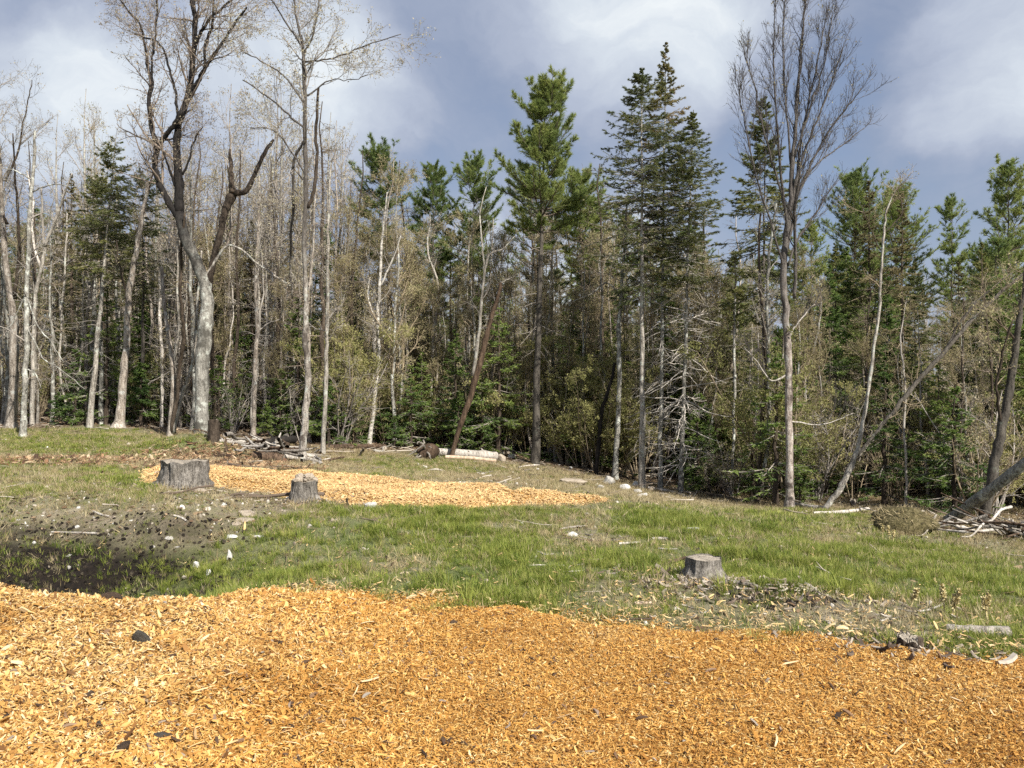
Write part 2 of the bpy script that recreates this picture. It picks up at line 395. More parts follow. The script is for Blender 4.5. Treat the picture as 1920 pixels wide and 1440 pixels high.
# the further strip of chips
_s_px = np.array([200, 255, 300, 390, 500, 600, 750, 880, 960, 1040, 1100, 1180])
_s_lo = np.array([905, 908, 911, 914, 926, 940, 950, 960, 950, 949, 947, 940])
_s_up = np.array([890, 886, 884, 883, 889, 895, 905, 918, 924, 929, 934, 939])
_s_dlo = np.array([hit(a, b)[1] for a, b in zip(_s_px, _s_lo)]); _s_dup = np.array([hit(a, b)[1] for a, b in zip(_s_px, _s_up)])
def strip_s(x, y):
    px = bearing(x, y); lo = np.interp(px, _s_px, _s_dlo); up = np.interp(px, _s_px, _s_dup)
    s = np.minimum(y - lo, up - y) + (fbm(x * 1.2, y * 1.2, 51, 3) - .45) * .5
    s = np.minimum(s, np.minimum(px - 268, 1140 - px) * .012)
    return s
def strip_z(x, y):
    s = strip_s(x, y)
    return gz(x, y) - .06 + .20 * sstep(-.2, .6, s) + (fbm(x * 1.3, y * 1.3, 55, 3) - .44) * .16 * sstep(0, .5, s)

# soil cover: how grassy, how dark, how strewn with leaves
def px_py(x, y, z): return 960 + F * x / np.maximum(y, .6), HOR + F * (CAMZ - z) / np.maximum(y, .6)
def blob(px, py, cx, cy, rx, ry): return np.exp(-(((px - cx) / rx) ** 2 + ((py - cy) / ry) ** 2))
BARE = [(120, 975, 260, 48), (300, 985, 120, 28), (500, 955, 190, 22), (960, 900, 130, 28), (480, 925, 120, 14), (1090, 1005, 80, 28), (1480, 1140, 150, 28),
        (1130, 1115, 70, 30), (1000, 940, 110, 14), (1650, 1155, 180, 28), (950, 985, 60, 22), (740, 1060, 60, 16), (1560, 1010, 40, 20), (640, 880, 60, 8), (430, 862, 190, 16), (1270, 930, 110, 14), (1850, 1015, 90, 26), (1680, 1070, 50, 18)]
LUSH = [(420, 1080, 220, 50), (720, 1010, 260, 50), (900, 1100, 240, 45), (1250, 985, 170, 35), (1500, 975, 200, 18), (1560, 1070, 240, 55), (1830, 1100, 130, 40),
        (120, 828, 230, 30), (320, 835, 80, 16), (760, 874, 130, 18), (930, 880, 60, 8), (230, 905, 60, 14), (760, 958, 150, 14), (1150, 1050, 90, 40), (1000, 1060, 120, 50)]
def cover(x, y, z):
    px, py = px_py(x, y, z)
    g = .50 + 0 * px
    for b in LUSH: g = np.maximum(g, .50 + .50 * blob(px, py, *b))
    for b in BARE: g = g - .46 * blob(px, py, *b)
    g = g + (fbm(x * .8, y * .8, 61, 3) - .45) * .9 + (fbm(x * 3, y * 3, 65, 2) - .38) * .5
    
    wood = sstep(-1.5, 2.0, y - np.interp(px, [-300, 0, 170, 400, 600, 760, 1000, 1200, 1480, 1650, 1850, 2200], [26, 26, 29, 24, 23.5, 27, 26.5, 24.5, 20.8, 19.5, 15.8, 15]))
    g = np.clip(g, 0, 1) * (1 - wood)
    hum_shade = np.maximum(3.0 * blob(px, py, 50, 1070, 230, 44), .75 * blob(px, py, 330, 995, 90, 26))  # dark soil, with the shade of the pit painted into its colour
    hum_shade = np.maximum(hum_shade, .8 * blob(px, py, 60, 1000, 150, 16))
    hum_shade = np.maximum(hum_shade, .7 * blob(px, py, 400, 1100, 120, 18)); hum_shade = np.maximum(hum_shade, .8 * blob(px, py, 1450, 1118, 90, 16))
    hum_shade = np.clip(hum_shade * (.35 + 1.5 * fbm(x * 2.6, y * 2.6, 71, 4)), 0, 1) * (y > 4)
    return g, hum_shade, wood

def ground_mat():
    n = NT('ground_soil'); w = n.world()
    f = n.noise(w, 2.2, 7, .7); h = n.noise(w, 22, 5, .7); k = n.noise(w, 90, 3, .6)
    soil = n.ramp(f, [(.30, (.10, .08, .05)), (.48, (.20, .165, .11)), (.66, (.31, .27, .19))])
    soil = n.mix(n.ramp(h, [(.35, (0, 0, 0)), (.7, (.8, .8, .8))]), soil, (.33, .28, .19))
    gm = n.noise(w, 3.7, 6, .75); soil = n.mix(n.ramp(gm, [(.47, (0, 0, 0)), (.60, (.6, .6, .6))]), soil, (.165, .17, .068))
    soil = n.mix(n.ramp(k, [(.62, (0, 0, 0)), (.72, (.7, .7, .7))]), soil, (.45, .41, .34))
    moss = n.ramp(h, [(.3, (.055, .08, .02)), (.55, (.12, .165, .042)), (.75, (.23, .235, .09))])
    col = n.mix(n.math('MULTIPLY', n.attr('grassy'), .85), soil, moss)
    hum_shade = n.ramp(h, [(.3, (.006, .0045, .0035)), (.6, (.020, .014, .010)), (.8, (.05, .036, .024))])
    col = n.mix(n.attr('humus_shade'), col, hum_shade)
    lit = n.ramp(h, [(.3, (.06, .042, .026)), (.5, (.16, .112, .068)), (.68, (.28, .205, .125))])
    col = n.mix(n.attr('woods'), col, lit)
    n.color(col); n.bump(n.math('ADD', h, n.math('MULTIPLY', k, .4)), .9, .05); n.p.inputs['Roughness'].default_value = .95
    return n.m
def grid_mesh(name, X, Y, Z, keep=None):
    r, c = X.shape; idx = np.arange(r * c).reshape(r, c)
    q = np.stack([idx[:-1, :-1], idx[:-1, 1:], idx[1:, 1:], idx[1:, :-1]], -1).reshape(-1, 4)
    V = np.stack([X, Y, Z], -1).reshape(-1, 3)
    if keep is not None:
        kf = keep.ravel(); q = q[kf[q].any(1)]; used = np.unique(q); mp = np.full(len(V), -1); mp[used] = np.arange(len(used))
        V = V[used]; q = mp[q]
    return mesh_np(name, V, [q])
def set_attr(me, name, val):
    a = me.attributes.new(name, 'FLOAT', 'POINT'); a.data.foreach_set('value', np.asarray(val, np.float32).ravel())
gme = grid_mesh('ground', GX, GY, GZ)
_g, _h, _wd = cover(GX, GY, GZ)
set_attr(gme, 'grassy', _g); set_attr(gme, 'humus_shade', _h); set_attr(gme, 'woods', _wd)
ground = link('ground', gme, ground_mat()); tag(ground, 'rough cleared ground of pale soil, moss and dark earth with the shade of the pit painted in', kind='structure')

def chip_color(n, fac, zone):
    a = n.ramp(fac, [(.0, (.10, .045, .016)), (.08, (.28, .125, .028)), (.32, (.46, .228, .05)), (.62, (.56, .31, .08)), (.88, (.63, .415, .145)), (1., (.67, .52, .27))])
    b = n.ramp(fac, [(.0, (.055, .03, .018)), (.13, (.24, .13, .05)), (.36, (.43, .25, .08)), (.62, (.55, .36, .13)), (.86, (.62, .46, .215)), (1., (.68, .58, .40))])
    damp = n.ramp(n.noise(n.world(), 1.1, 5, .65), [(.34, (.76, .71, .66)), (.50, (1, 1, 1))])
    a = n.mix(1.0, a, damp, 'MULTIPLY'); b = n.mix(1.0, b, damp, 'MULTIPLY')
    return n.mix(zone, a, b)
def bedding_mat():
    n = NT('chip_bedding'); w = n.world(); v = n.voro(w, 55, 'Color'); sp = n.N.new('ShaderNodeSeparateColor'); n.L.new(v, sp.inputs[0])
    z = n.ramp(n.noise(w, .55, 3), [(.45, (0, 0, 0)), (.62, (1, 1, 1))])
    col = chip_color(n, n.math('MULTIPLY', sp.outputs[0], .7), z); n.color(col)
    n.bump(n.noise(w, 60, 4), 1.0, .03); n.p.inputs['Roughness'].default_value = .9
    return n.m
MB_bed = bedding_mat()
sel = (GY < 8) & (bed_s(GX, GY) > -.35) & (np.abs(GX) < 14)
bx = np.arange(-9, 9, .07); by = np.concatenate([np.arange(-6, 2.4, .4), np.arange(2.4, 7.4, .06)])
BX, BY = np.meshgrid(bx, by)
tag(link('wood_chip_bed', grid_mesh('wood_chip_bed', BX, BY, bed_z(BX, BY), bed_s(BX, BY) > -.3), MB_bed), 'bed of orange wood chips spread in the foreground', kind='structure')
tx = np.arange(-8, 3.2, .11); ty = np.arange(9.5, 17, .11); TX, TY = np.meshgrid(tx, ty)
tag(link('wood_chip_path', grid_mesh('wood_chip_path', TX, TY, strip_z(TX, TY), strip_s(TX, TY) > -.35), MB_bed), 'raised strip of pale orange wood chips across the clearing', kind='structure')
def surf(x, y):
    """top of whatever lies on the ground here"""
    x = np.asarray(x, float); y = np.asarray(y, float)
    z = gz(x, y); a = bed_s(x, y); b = strip_s(x, y)
    z = np.where((a > -.3) & (y < 7.4), np.maximum(z, bed_z(x, y)), z)
    return np.where((b > -.35) & (y > 9.5) & (y < 17), np.maximum(z, strip_z(x, y)), z)

# ------------------------------------------------------------------ scattered ground cover (stuff)
SRC = bpy.data.collections.new('sources')
def scatter(name, P, rot, scl, idx, protos, label, cat):
    coll = bpy.data.collections.new(name + '_pieces')
    for k, o in enumerate(protos):
        ob = bpy.data.objects.new(f'{name}_piece_{k:02d}', o); coll.objects.link(ob)
    me = mesh_np(name, P, [])
    a = me.attributes.new('rot', 'FLOAT_VECTOR', 'POINT'); a.data.foreach_set('vector', np.asarray(rot, np.float32).ravel())
    scl = np.asarray(scl, np.float32)
    if scl.ndim == 1: scl = np.repeat(scl[:, None], 3, 1)
    a = me.attributes.new('scl', 'FLOAT_VECTOR', 'POINT'); a.data.foreach_set('vector', scl.ravel())
    a = me.attributes.new('idx', 'INT', 'POINT'); a.data.foreach_set('value', np.asarray(idx, np.int32))
    ob = link(name, me); tag(ob, label, cat, kind='stuff')
    ng = bpy.data.node_groups.new(name, 'GeometryNodeTree')
    ng.interface.new_socket('Geometry', in_out='INPUT', socket_type='NodeSocketGeometry')
    ng.interface.new_socket('Geometry', in_out='OUTPUT', socket_type='NodeSocketGeometry')
    N = ng.nodes; L = ng.links
    gi = N.new('NodeGroupInput'); go = N.new('NodeGroupOutput')
    ci = N.new('GeometryNodeCollectionInfo'); ci.inputs['Collection'].default_value = coll
    ci.inputs['Separate Children'].default_value = True; ci.inputs['Reset Children'].default_value = True
    ip = N.new('GeometryNodeInstanceOnPoints'); ip.inputs['Pick Instance'].default_value = True
    def na(nm, t):
        x = N.new('GeometryNodeInputNamedAttribute'); x.data_type = t; x.inputs['Name'].default_value = nm
        return [s for s in x.outputs if s.enabled and s.name == 'Attribute'][0]
    er = N.new('FunctionNodeEulerToRotation'); L.new(na('rot', 'FLOAT_VECTOR'), er.inputs[0])
    L.new(gi.outputs[0], ip.inputs['Points']); L.new(ci.outputs[0], ip.inputs['Instance'])
    L.new(na('idx', 'INT'), ip.inputs['Instance Index']); L.new(er.outputs[0], ip.inputs['Rotation']); L.new(na('scl', 'FLOAT_VECTOR'), ip.inputs['Scale'])
    L.new(ip.outputs[0], go.inputs[0])
    md = ob.modifiers.new('scatter', 'NODES'); md.node_group = ng
    return ob

def chip_meshes(k, mat, seed, thick=.07):
    r = np.random.default_rng(seed); out = []
    for i in range(k):
        m = 4; t = np.linspace(-.5, .5, m)
        wdt = (.28 if i % 3 else .14) * (1 - .7 * np.abs(t * 2) ** 3 * r.uniform(.2, 1)) * r.uniform(.7, 1.3)
        bend = r.uniform(-.25, .25) * (t ** 2 * 4 - .5) * .5; side = r.uniform(-.2, .2) * t ** 2 * 2
        tw = r.uniform(-.6, .6) * t
        V = []
        for a in range(m):
            for sx, sz in ((-1, -1), (1, -1), (1, 1), (-1, 1)):
                x = sx * wdt[a] * .5; z = sz * thick * .5
                V.append((t[a], side[a] + x * np.cos(tw[a]) - z * np.sin(tw[a]), bend[a] + x * np.sin(tw[a]) + z * np.cos(tw[a])))
        Q = [[b * 4 + c, b * 4 + (c + 1) % 4, (b + 1) * 4 + (c + 1) % 4, (b + 1) * 4 + c] for b in range(m - 1) for c in range(4)]
        Q += [[3, 2, 1, 0], [(m - 1) * 4 + c for c in range(4)]]
        me = mesh_np('chip', V, [np.array(Q)], False); me.materials.append(mat); out.append(me)
    return out
def chip_mat(name, zone_scale=.55, bias=0.0, fixed=None):
    n = NT(name); lo = n.oloc(); sx = n.N.new('ShaderNodeSeparateXYZ'); n.L.new(lo, sx.inputs[0]); z = n.ramp(n.math('ADD', n.math('ADD', n.noise(lo, zone_scale, 3), bias), n.math('MULTIPLY', n.math('MINIMUM', n.math('ADD', sx.outputs[0], .6), .2), -.10)), [(.52, (0, 0, 0)), (.86, (1, 1, 1))])
    if fixed is not None: z = fixed
    col = chip_color(n, n.rnd(), z)
    if fixed is not None: col = n.mix(.5, col, (.70, .53, .29))
    n.color(col); n.p.inputs['Roughness'].default_value = .8
    return n.m
M['chip'] = chip_mat('wood_chips'); M['chip_pale'] = chip_mat('pale_wood_chips', fixed=.4)
CH = chip_meshes(12, M['chip'], 5); CHP = chip_meshes(12, M['chip_pale'], 6); M['chip_old'] = chip_mat('weathered_wood_chips', fixed=1.0); CHO = chip_meshes(8, M['chip_old'], 7)
def tilt(n, r, s=.35): return np.stack([r.normal(0, s, n), r.normal(0, s, n), r.uniform(0, 6.283, n)], 1)

r = np.random.default_rng(1)
n = 760000
d = np.sqrt(r.uniform(2.9 ** 2, 7.0 ** 2, n)); px = r.uniform(-120, 2040, n); x = (px - 960) / F * d
s = bed_s(x, d); dens = sstep(-.5, .16, s) ** 2.2 * np.where(px > 1250, sstep(-.3, .6, s), 1)
k = r.uniform(0, 1, n) < np.clip(dens, 0, 1) * .60
x, y = x[k], d[k]; n = len(x)
z = np.maximum(bed_z(x, y), gz(x, y)) + r.uniform(0, .016, n)
left = sstep(.3, -2.2, x + .8 * (vnoise(x, y, 77) - .5))
size = r.lognormal(math.log(.0142), .44, n) * (1 + .95 * left)
scatter('wood_chips', np.stack([x, y, z], 1), tilt(n, r, .48), np.stack([size, size * r.uniform(.6, 1.1, n), size * r.uniform(.6, 1.2, n)], 1), r.integers(0, 12, n), CH,
        'loose orange and cream wood chips covering the foreground', 'wood chips')
n = 170000
px = r.uniform(180, 1260, n); d = r.uniform(10.2, 16.2, n); x = (px - 960) / F * d
k = r.uniform(0, 1, n) < sstep(-.12, .12, strip_s(x, d)); x, y = x[k], d[k]; n = len(x)
z = np.maximum(strip_z(x, y), gz(x, y)) + r.uniform(0, .03, n); size = r.lognormal(math.log(.038), .35, n)
scatter('path_wood_chips', np.stack([x, y, z], 1), tilt(n, r, .4), size, r.integers(0, 12, n), CHP, 'pale orange wood chips heaped along the strip beyond the grass', 'wood chips')
n = 9000
px = r.uniform(-60, 1980, n); d = np.sqrt(r.uniform(3.1 ** 2, 6.6 ** 2, n)); x = (px - 960) / F * d
k = (bed_s(x, d) > .02) & (r.uniform(0, 1, n) < .18 + .55 * sstep(.2, -2.5, x) + .3 * sstep(.55, .7, fbm(x * 1.5, d * 1.5, 333, 3))); x, y = x[k], d[k]; n = len(x)
n_ = NT('bark_bits'); n_.color(n_.ramp(n_.rnd(), [(0, (.03, .02, .014)), (.45, (.10, .058, .034)), (.8, (.22, .13, .07)), (1, (.30, .27, .23))])); M['barkbit'] = n_.m
scatter('bark_bits', np.stack([x, y, bed_z(x, y) + r.uniform(.004, .02, n)], 1), tilt(n, r, .4), r.lognormal(math.log(.026), .42, n), r.integers(0, 6, n), chip_meshes(6, M['barkbit'], 37, .12), 'dark bits of bark mixed into the wood chips', 'bark bits')
# chips and bark thrown out into the grass
n = 30000
px = r.uniform(-50, 1980, n); d = np.sqrt(r.uniform(4.6 ** 2, 9 ** 2, n)); x = (px - 960) / F * d; s = bed_s(x, d)
k = (s < .05) & (r.uniform(0, 1, n) < np.exp(s / np.where(px > 1150, .6, .26)) * 1.0 + .02); x, y = x[k], d[k]; n = len(x)
size = r.lognormal(math.log(.03), .4, n)
scatter('strewn_wood_chips', np.stack([x, y, gz(x, y) + r.uniform(.005, .05, n)], 1), tilt(n, r, .45), size, r.integers(0, 8, n), CHO, 'cream wood chips strewn thinly over the grass edge', 'wood chips')

n_ = NT('bark_litter'); n_.color(n_.ramp(n_.rnd(), [(0, (.04, .024, .016)), (.3, (.11, .06, .035)), (.55, (.20, .11, .06)), (.8, (.36, .23, .13)), (1, (.50, .39, .26))])); M['barklit'] = n_.m
BKL = chip_meshes(8, M['barklit'], 9, .12)
n = 44000
px = r.uniform(-40, 640, n); d = r.uniform(13, 24, n); x = (px - 960) / F * d; z = gz(x, d); _, py = px_py(x, d, z)
wgt = np.maximum.reduce([blob(px, py, 390, 855, 90, 17), .9 * blob(px, py, 440, 872, 110, 10), .75 * blob(px, py, 160, 864, 190, 6.5), .5 * blob(px, py, 540, 878, 60, 6)])
k = r.uniform(0, 1, n) < wgt; x, y, z = x[k], d[k], z[k]; n = len(x)
size = r.lognormal(math.log(.085), .5, n)
scatter('bark_litter', np.stack([x, y, z + r.uniform(0, .05, n)], 1), tilt(n, r, .3), size, r.integers(0, 8, n), BKL, 'reddish brown bark litter heaped below the forked tree', 'bark litter')

# grass
def tuft_meshes(k, mat, seed, nb, h, spread, wid):
    r = np.random.default_rng(seed); out = []
    for i in range(k):
        b = MB()
        for q in range(nb):
            a = r.uniform(0, 6.283); o = np.array([math.cos(a), math.sin(a), 0]); H = h * r.uniform(.5, 1.15)
            base = o * r.uniform(0, spread * .5); lean = r.uniform(.15, .9); m = 4; t = np.linspace(0, 1, m)
            P = base + o * (lean * H * t ** 1.8)[:, None] + np.array([0, 0, 1]) * (H * (t - .35 * lean * t ** 2))[:, None]
            sd_ = np.cross(o, [0, 0, 1]) * wid * r.uniform(.7, 1.3) * .5
            w = (1 - t ** 1.5)[:, None] + .04
            V = np.empty((m * 2, 3)); V[0::2] = P - sd_ * w; V[1::2] = P + sd_ * w
            b.add(V, [[2 * j, 2 * j + 1, 2 * j + 3, 2 * j + 2] for j in range(m - 1)])
        me = b.mesh('tuft'); me.materials.append(mat); out.append(me)
    return out
def grass_mat(name, stops, tr):
    n = NT(name); f = n.math('ADD', n.math('ADD', n.math('MULTIPLY', n.rnd(), .52), n.math('MULTIPLY', n.noise(n.oloc(), 1.6, 4), .36)), n.math('MULTIPLY', n.math('SUBTRACT', n.noise(n.world(), 45, 2), .35), .6))
    col = n.ramp(f, stops); n.color(col); n.p.inputs['Roughness'].default_value = .55; n.translucent(col, tr); return n.m
M['grass'] = grass_mat('grass_blades', [(.20, (.08, .125, .022)), (.42, (.185, .24, .042)), (.64, (.31, .345, .07)), (.86, (.44, .42, .15)), (1.0, (.48, .42, .20))], .45)
M['straw'] = grass_mat('dry_grass', [(.2, (.20, .15, .075)), (.5, (.36, .29, .16)), (.8, (.50, .43, .27))], .25)
GT = tuft_meshes(6, M['grass'], 21, 15, .10, .13, .0058)
GTF = tuft_meshes(6, M['grass'], 22, 18, .085, .24, .012)
ST = tuft_meshes(5, M['straw'], 23, 14, .11, .2, .005)
def cover_points(n, dlo, dhi, r, pxlo=-150, pxhi=2070):
    px = r.uniform(pxlo, pxhi, n); d = np.sqrt(r.uniform(dlo ** 2, dhi ** 2, n)); x = (px - 960) / F * d
    z = gz(x, d); g, h, w = cover(x, d, z)
    open_ = (bed_s(x, d) < -.02 + .34 * sstep(.42, .7, vnoise(x * 3, d * 3, 301))) & (strip_s(x, d) < -.02)
    return x, d, z, g, h, w, open_
for nm, N0, lo, hi, pr, sc0, lab in (('grass', 120000, 4.7, 11.5, GT, 1.0, 'short patchy green grass in the near part of the clearing'),
                                     ('far_grass', 150000, 11.3, 27, GTF, 1.0, 'short green grass in the far part of the clearing up to the trees')):
    x, y, z, g, h, w, op = cover_points(N0, lo, hi, r)
    cl = fbm(x * 2.6, y * 2.6, 95, 3); cl2 = fbm(x * .7, y * .7, 97, 3)
    pr_ = np.clip(g * 1.2 - .10, 0, 1) * (1 - .6 * h) * (1 - w) * (.12 + sstep(.34, .54, cl)) * (.38 + .8 * sstep(.35, .54, cl2)) + .07
    k = op & (r.uniform(0, 1, len(x)) < pr_)
    edge = (bed_s(x, y) > -.35) & (x > .9) & (y < 7)
    k &= ~(edge & (r.uniform(0, 1, len(x)) < .6))
    g = g[k]; x, y, z = x[k], y[k], z[k]; n = len(x)
    size = sc0 * np.minimum(r.lognormal(-.30, .34, n), 1.15) * (.5 + .6 * g) * np.clip(1 + 1.2 * (fbm(x * 1.7, y * 1.7, 91, 2) - .4), .5, 1.3)
    scatter(nm, np.stack([x, y, z - .01], 1), np.stack([r.normal(0, .12, n), r.normal(0, .12, n), r.uniform(0, 6.28, n)], 1), size, r.integers(0, 6, n), pr, lab, 'grass')
x, y, z, g, h, w, op = cover_points(85000, 4.7, 26, r)
k = op & (r.uniform(0, 1, len(x)) < (.27 + .42 * np.exp(-((g - .35) / .22) ** 2)) * (1 - .7 * h)); x, y, z = x[k], y[k], z[k]; n = len(x)
scatter('dry_grass', np.stack([x, y, z - .01], 1), np.stack([r.normal(0, .5, n), r.normal(0, .5, n), r.uniform(0, 6.28, n)], 1), r.uniform(.5, 1.1, n) * (.8 + y * .02), r.integers(0, 5, n), ST, 'dry straw coloured grass lying among the green', 'dry grass')
# leaf litter and stick litter
n_ = NT('fallen_leaves'); n_.color(n_.ramp(n_.rnd(), [(0, (.05, .03, .018)), (.4, (.15, .095, .055)), (.75, (.30, .21, .13)), (1, (.46, .38, .27))])); M['litter'] = n_.m
LL = chip_meshes(5, M['litter'], 31, .03)
for me in LL:
    co = np.empty(len(me.vertices) * 3, np.float32); me.vertices.foreach_get('co', co); co = co.reshape(-1, 3); co[:, 1] *= 2.4; me.vertices.foreach_set('co', co.ravel())
x, y, z, g, h, w, op = cover_points(60000, 4.7, 34, r)
k = op & (r.uniform(0, 1, len(x)) < (.16 + .5 * w + .35 * sstep(.45, 0, g)) * (1 - .8 * h)); x, y, z = x[k], y[k], z[k]; n = len(x)
scatter('leaf_litter', np.stack([x, y, z + r.uniform(0, .02, n)], 1), tilt(n, r, .3), r.lognormal(math.log(.036), .35, n) * (1 + y * .03), r.integers(0, 5, n), LL, 'brown dead leaves littering the soil and woodland floor', 'leaf litter')
def stick_meshes(k, mat, seed):
    r = np.random.default_rng(seed); out = []
    for i in range(k):
        b = MB(); P = np.stack([np.linspace(-.5, .5, 6), np.cumsum(r.normal(0, .03, 6)), np.cumsum(r.normal(0, .015, 6))], 1)
        b.tubes(P, np.linspace(.016, .006, 6), 5, True)
        q = P[2]; dr = unit(np.array([.7, r.choice([-1, 1]) * .6, .25])); b.tubes(np.stack([q, q + dr * .12, q + dr * .26 + [.03, 0, 0]]), np.array([.009, .007, .003]), 4)
        me = b.mesh('stick'); me.materials.append(mat); out.append(me)
    return out
n_ = NT('sticks'); n_.color(n_.ramp(n_.rnd(), [(0, (.05, .035, .025)), (.4, (.17, .13, .10)), (.8, (.36, .31, .25)), (1, (.50, .45, .38))])); M['stick'] = n_.m
STK = stick_meshes(6, M['stick'], 33)
x, y, z, g, h, w, op = cover_points(9000, 4.7, 34, r)
k = op & (r.uniform(0, 1, len(x)) < .12 + .5 * w + .3 * sstep(.5, .1, g)); x, y, z = x[k], y[k], z[k]; n = len(x)
scatter('stick_litter', np.stack([x, y, z + .012], 1), np.stack([r.normal(0, .12, n), r.normal(0, .12, n), r.uniform(0, 6.28, n)], 1), r.lognormal(math.log(.26), .5, n) * (1 + y * .03), r.integers(0, 6, n), STK, 'thin broken sticks littering the clearing and woodland floor', 'sticks')

# clumps of taller grass
r = np.random.default_rng(19)
CLM = tuft_meshes(5, M['grass'], 27, 70, .21, .22, .006)
for k_, (px, py, sc_, lab) in enumerate([(878, 1148, 1.0, 'tall grass clump spilling over the edge of the chip bed'), (1490, 1208, .9, 'grass clump growing through the chips below the clean cut stump'), (1415, 1212, .7, 'small grass clump alone in the chips'),
        (1440, 1225, .55, 'tiny grass clump beside the small clump in the chips'), (830, 966, .9, 'dark grass clump at the foot of the chip strip'), (1360, 1112, .9, 'tall grass clump against the root of the clean cut stump'),
        (238, 912, .8, 'dark green clump on thin soil beside the jagged stump'), (150, 1040, .9, 'dark grass clump on the rim of the pit'), (1580, 1118, 1.1, 'tall grass clump beyond the peeled log'), (1640, 1125, .9, 'thick grass clump near the dead flower stalks')]):
    p = hit(px, py); o = link('grass_clump', CLM[k_ % 5], None, None, p); o.scale = (sc_,) * 3; o.rotation_euler = (0, 0, k_ * 1.1); tag(o, lab, 'grass clump')
k_ = 0
while k_ < 45:
    px, py = r.uniform(200, 1900), r.uniform(955, 1150); p = hit(px, py); g_, h_, w_ = cover(p[0:1], p[1:2], p[2:3])
    if g_[0] < .45 or bed_s(p[0], p[1]) > 0 or strip_s(p[0], p[1]) > 0: continue
    o = link('grass_clump', CLM[k_ % 5], None, None, p); o.scale = (r.uniform(.4, .8),) * 2 + (r.uniform(.4, .7),); o.rotation_euler = (0, 0, r.uniform(0, 6.28)); tag(o, 'grass clump standing taller than the turf of the open clearing', 'grass clump', 'taller grass clumps in the turf'); k_ += 1

# ------------------------------------------------------------------ stones
M['stone'] = None
def stone_mat(name, a, b, c):
    n = NT(name); o = n.coord('Object'); f = n.noise(o, 2.4, 6, .7); h = n.noise(o, 12, 4, .6)
    col = n.ramp(n.math('ADD', n.math('MULTIPLY', f, .7), n.math('MULTIPLY', h, .3)), [(.35, a), (.5, b), (.66, c)])
    n.color(col); n.bump(h, .5, .06); n.p.inputs['Roughness'].default_value = .9; return n.m
M['stone'] = stone_mat('pale_stone', (.24, .225, .20), (.42, .40, .365), (.58, .56, .52))
M['stone_tan'] = stone_mat('tan_stone', (.22, .18, .14), (.38, .32, .25), (.52, .46, .38))
M['stone_white'] = stone_mat('white_stone', (.42, .41, .385), (.60, .59, .56), (.74, .73, .70))
def ico(sub):
    import bmesh
    bm = bmesh.new(); bmesh.ops.create_icosphere(bm, subdivisions=sub, radius=1.0)
    V = np.array([v.co[:] for v in bm.verts]); T = np.array([[v.index for v in f.verts] for f in bm.faces]); bm.free(); return V, T
ICO2 = ico(2); ICO3 = ico(3)
def stone_mesh(seed, mat, sub=ICO3, cuts=9):
    r = np.random.default_rng(seed); V = sub[0].copy()
    for q in range(cuts):
        nn = unit(r.normal(size=3)); dd = r.uniform(.55, .85); o = V @ nn - dd; V = V - np.where(o > 0, o, 0)[:, None] * nn
    for q in range(5):
        kk = r.normal(0, 2.5, 3); V = V * (1 + .04 * np.sin(V @ kk + r.uniform(0, 6)))[:, None]
    V /= np.abs(V).max(0)
    me = mesh_np('stone', V, [sub[1]], False); me.materials.append(mat); return me
STM = [[stone_mesh(100 + i, M[m]) for i in range(6)] for m in ('stone', 'stone_tan', 'stone_white')]
_stone_n = [0]
def stone(px, py, w, h, label, mat=0, group=None, name='stone', depth=None, rz=None, cat='stone'):
    """px, py: bottom centre; w, h in photo pixels"""
    p = hit(px, py); p[2] = surf(p[0], p[1]); s = p[1] / F
    i = _stone_n[0]; _stone_n[0] += 1
    o = link(name, STM[mat][i % 6], None, None, (p[0], p[1] + w * s * .35, p[2] + h * s * .22))
    o.scale = (w * s * .5, (depth or w * .85) * s * .5, max(h * s * .62, .012))
    o.rotation_euler = (.08 * math.sin(i), .1 * math.cos(i * 1.7), rz if rz is not None else (i * 1.3) % .9 - .45)
    tag(o, label, cat, group); return o
stone(457, 968, 42, 11, 'broad flat pale rock lying on bare soil between the two weathered stumps and the pit', 1)
stone(452, 981, 40, 9, 'flat tan rock directly below the broad flat pale rock on bare soil', 1)
stone(440, 986, 26, 7, 'thin tan stone at the foot of the two flat rocks on bare soil', 1)
stone(430, 1013, 26, 8, 'flat whitish stone in the grass above the upright white stone', 2)
stone(485, 1010, 22, 7, 'flat whitish stone in the grass beside dark clods near the flat rocks', 2)
stone(428, 1056, 13, 22, 'upright white stone standing in the grass by the pit', 2, depth=8)
stone(366, 1066, 16, 13, 'rounded white stone in grass beside the upright white stone', 2)
stone(390, 1084, 11, 16, 'small pointed white stone in grass close to the chip bed', 2)
stone(316, 1016, 20, 7, 'flat grey stone on the dark earth mound beside the pit', 0)
stone(284, 1030, 14, 6, 'small grey stone in shaded grass below the dark earth mound', 0)
stone(332, 1031, 14, 5, 'small flat grey stone in the shaded grass', 0)
stone(128, 1045, 16, 6, 'bluish grey flat stone in the dark pit', 0)
stone(128, 1070, 10, 8, 'small grey stone deep in the dark pit', 0)
stone(143, 991, 9, 7, 'small white stone on bare soil near a long pale stick', 2)
stone(63, 1019, 8, 5, 'small white stone on dark soil at the rim of the pit', 2)
stone(145, 955, 9, 6, 'little pale stone on bare soil above the long stick', 2)
stone(695, 954, 24, 15, 'rounded white boulder half sunk in grass at the foot of the chip strip', 2)
stone(622, 979, 12, 6, 'small cream stone in grass below the chip strip', 1)
stone(762, 1003, 12, 7, 'small cream stone in the middle of the grass', 1)
stone(911, 1094, 11, 9, 'small cream stone in tall grass near the chip bed', 1)
stone(1074, 1006, 24, 9, 'oval white stone among dead sticks in thin grass', 2)
stone(1300, 997, 32, 8, 'flat white rock in grass above the clean cut stump', 2)
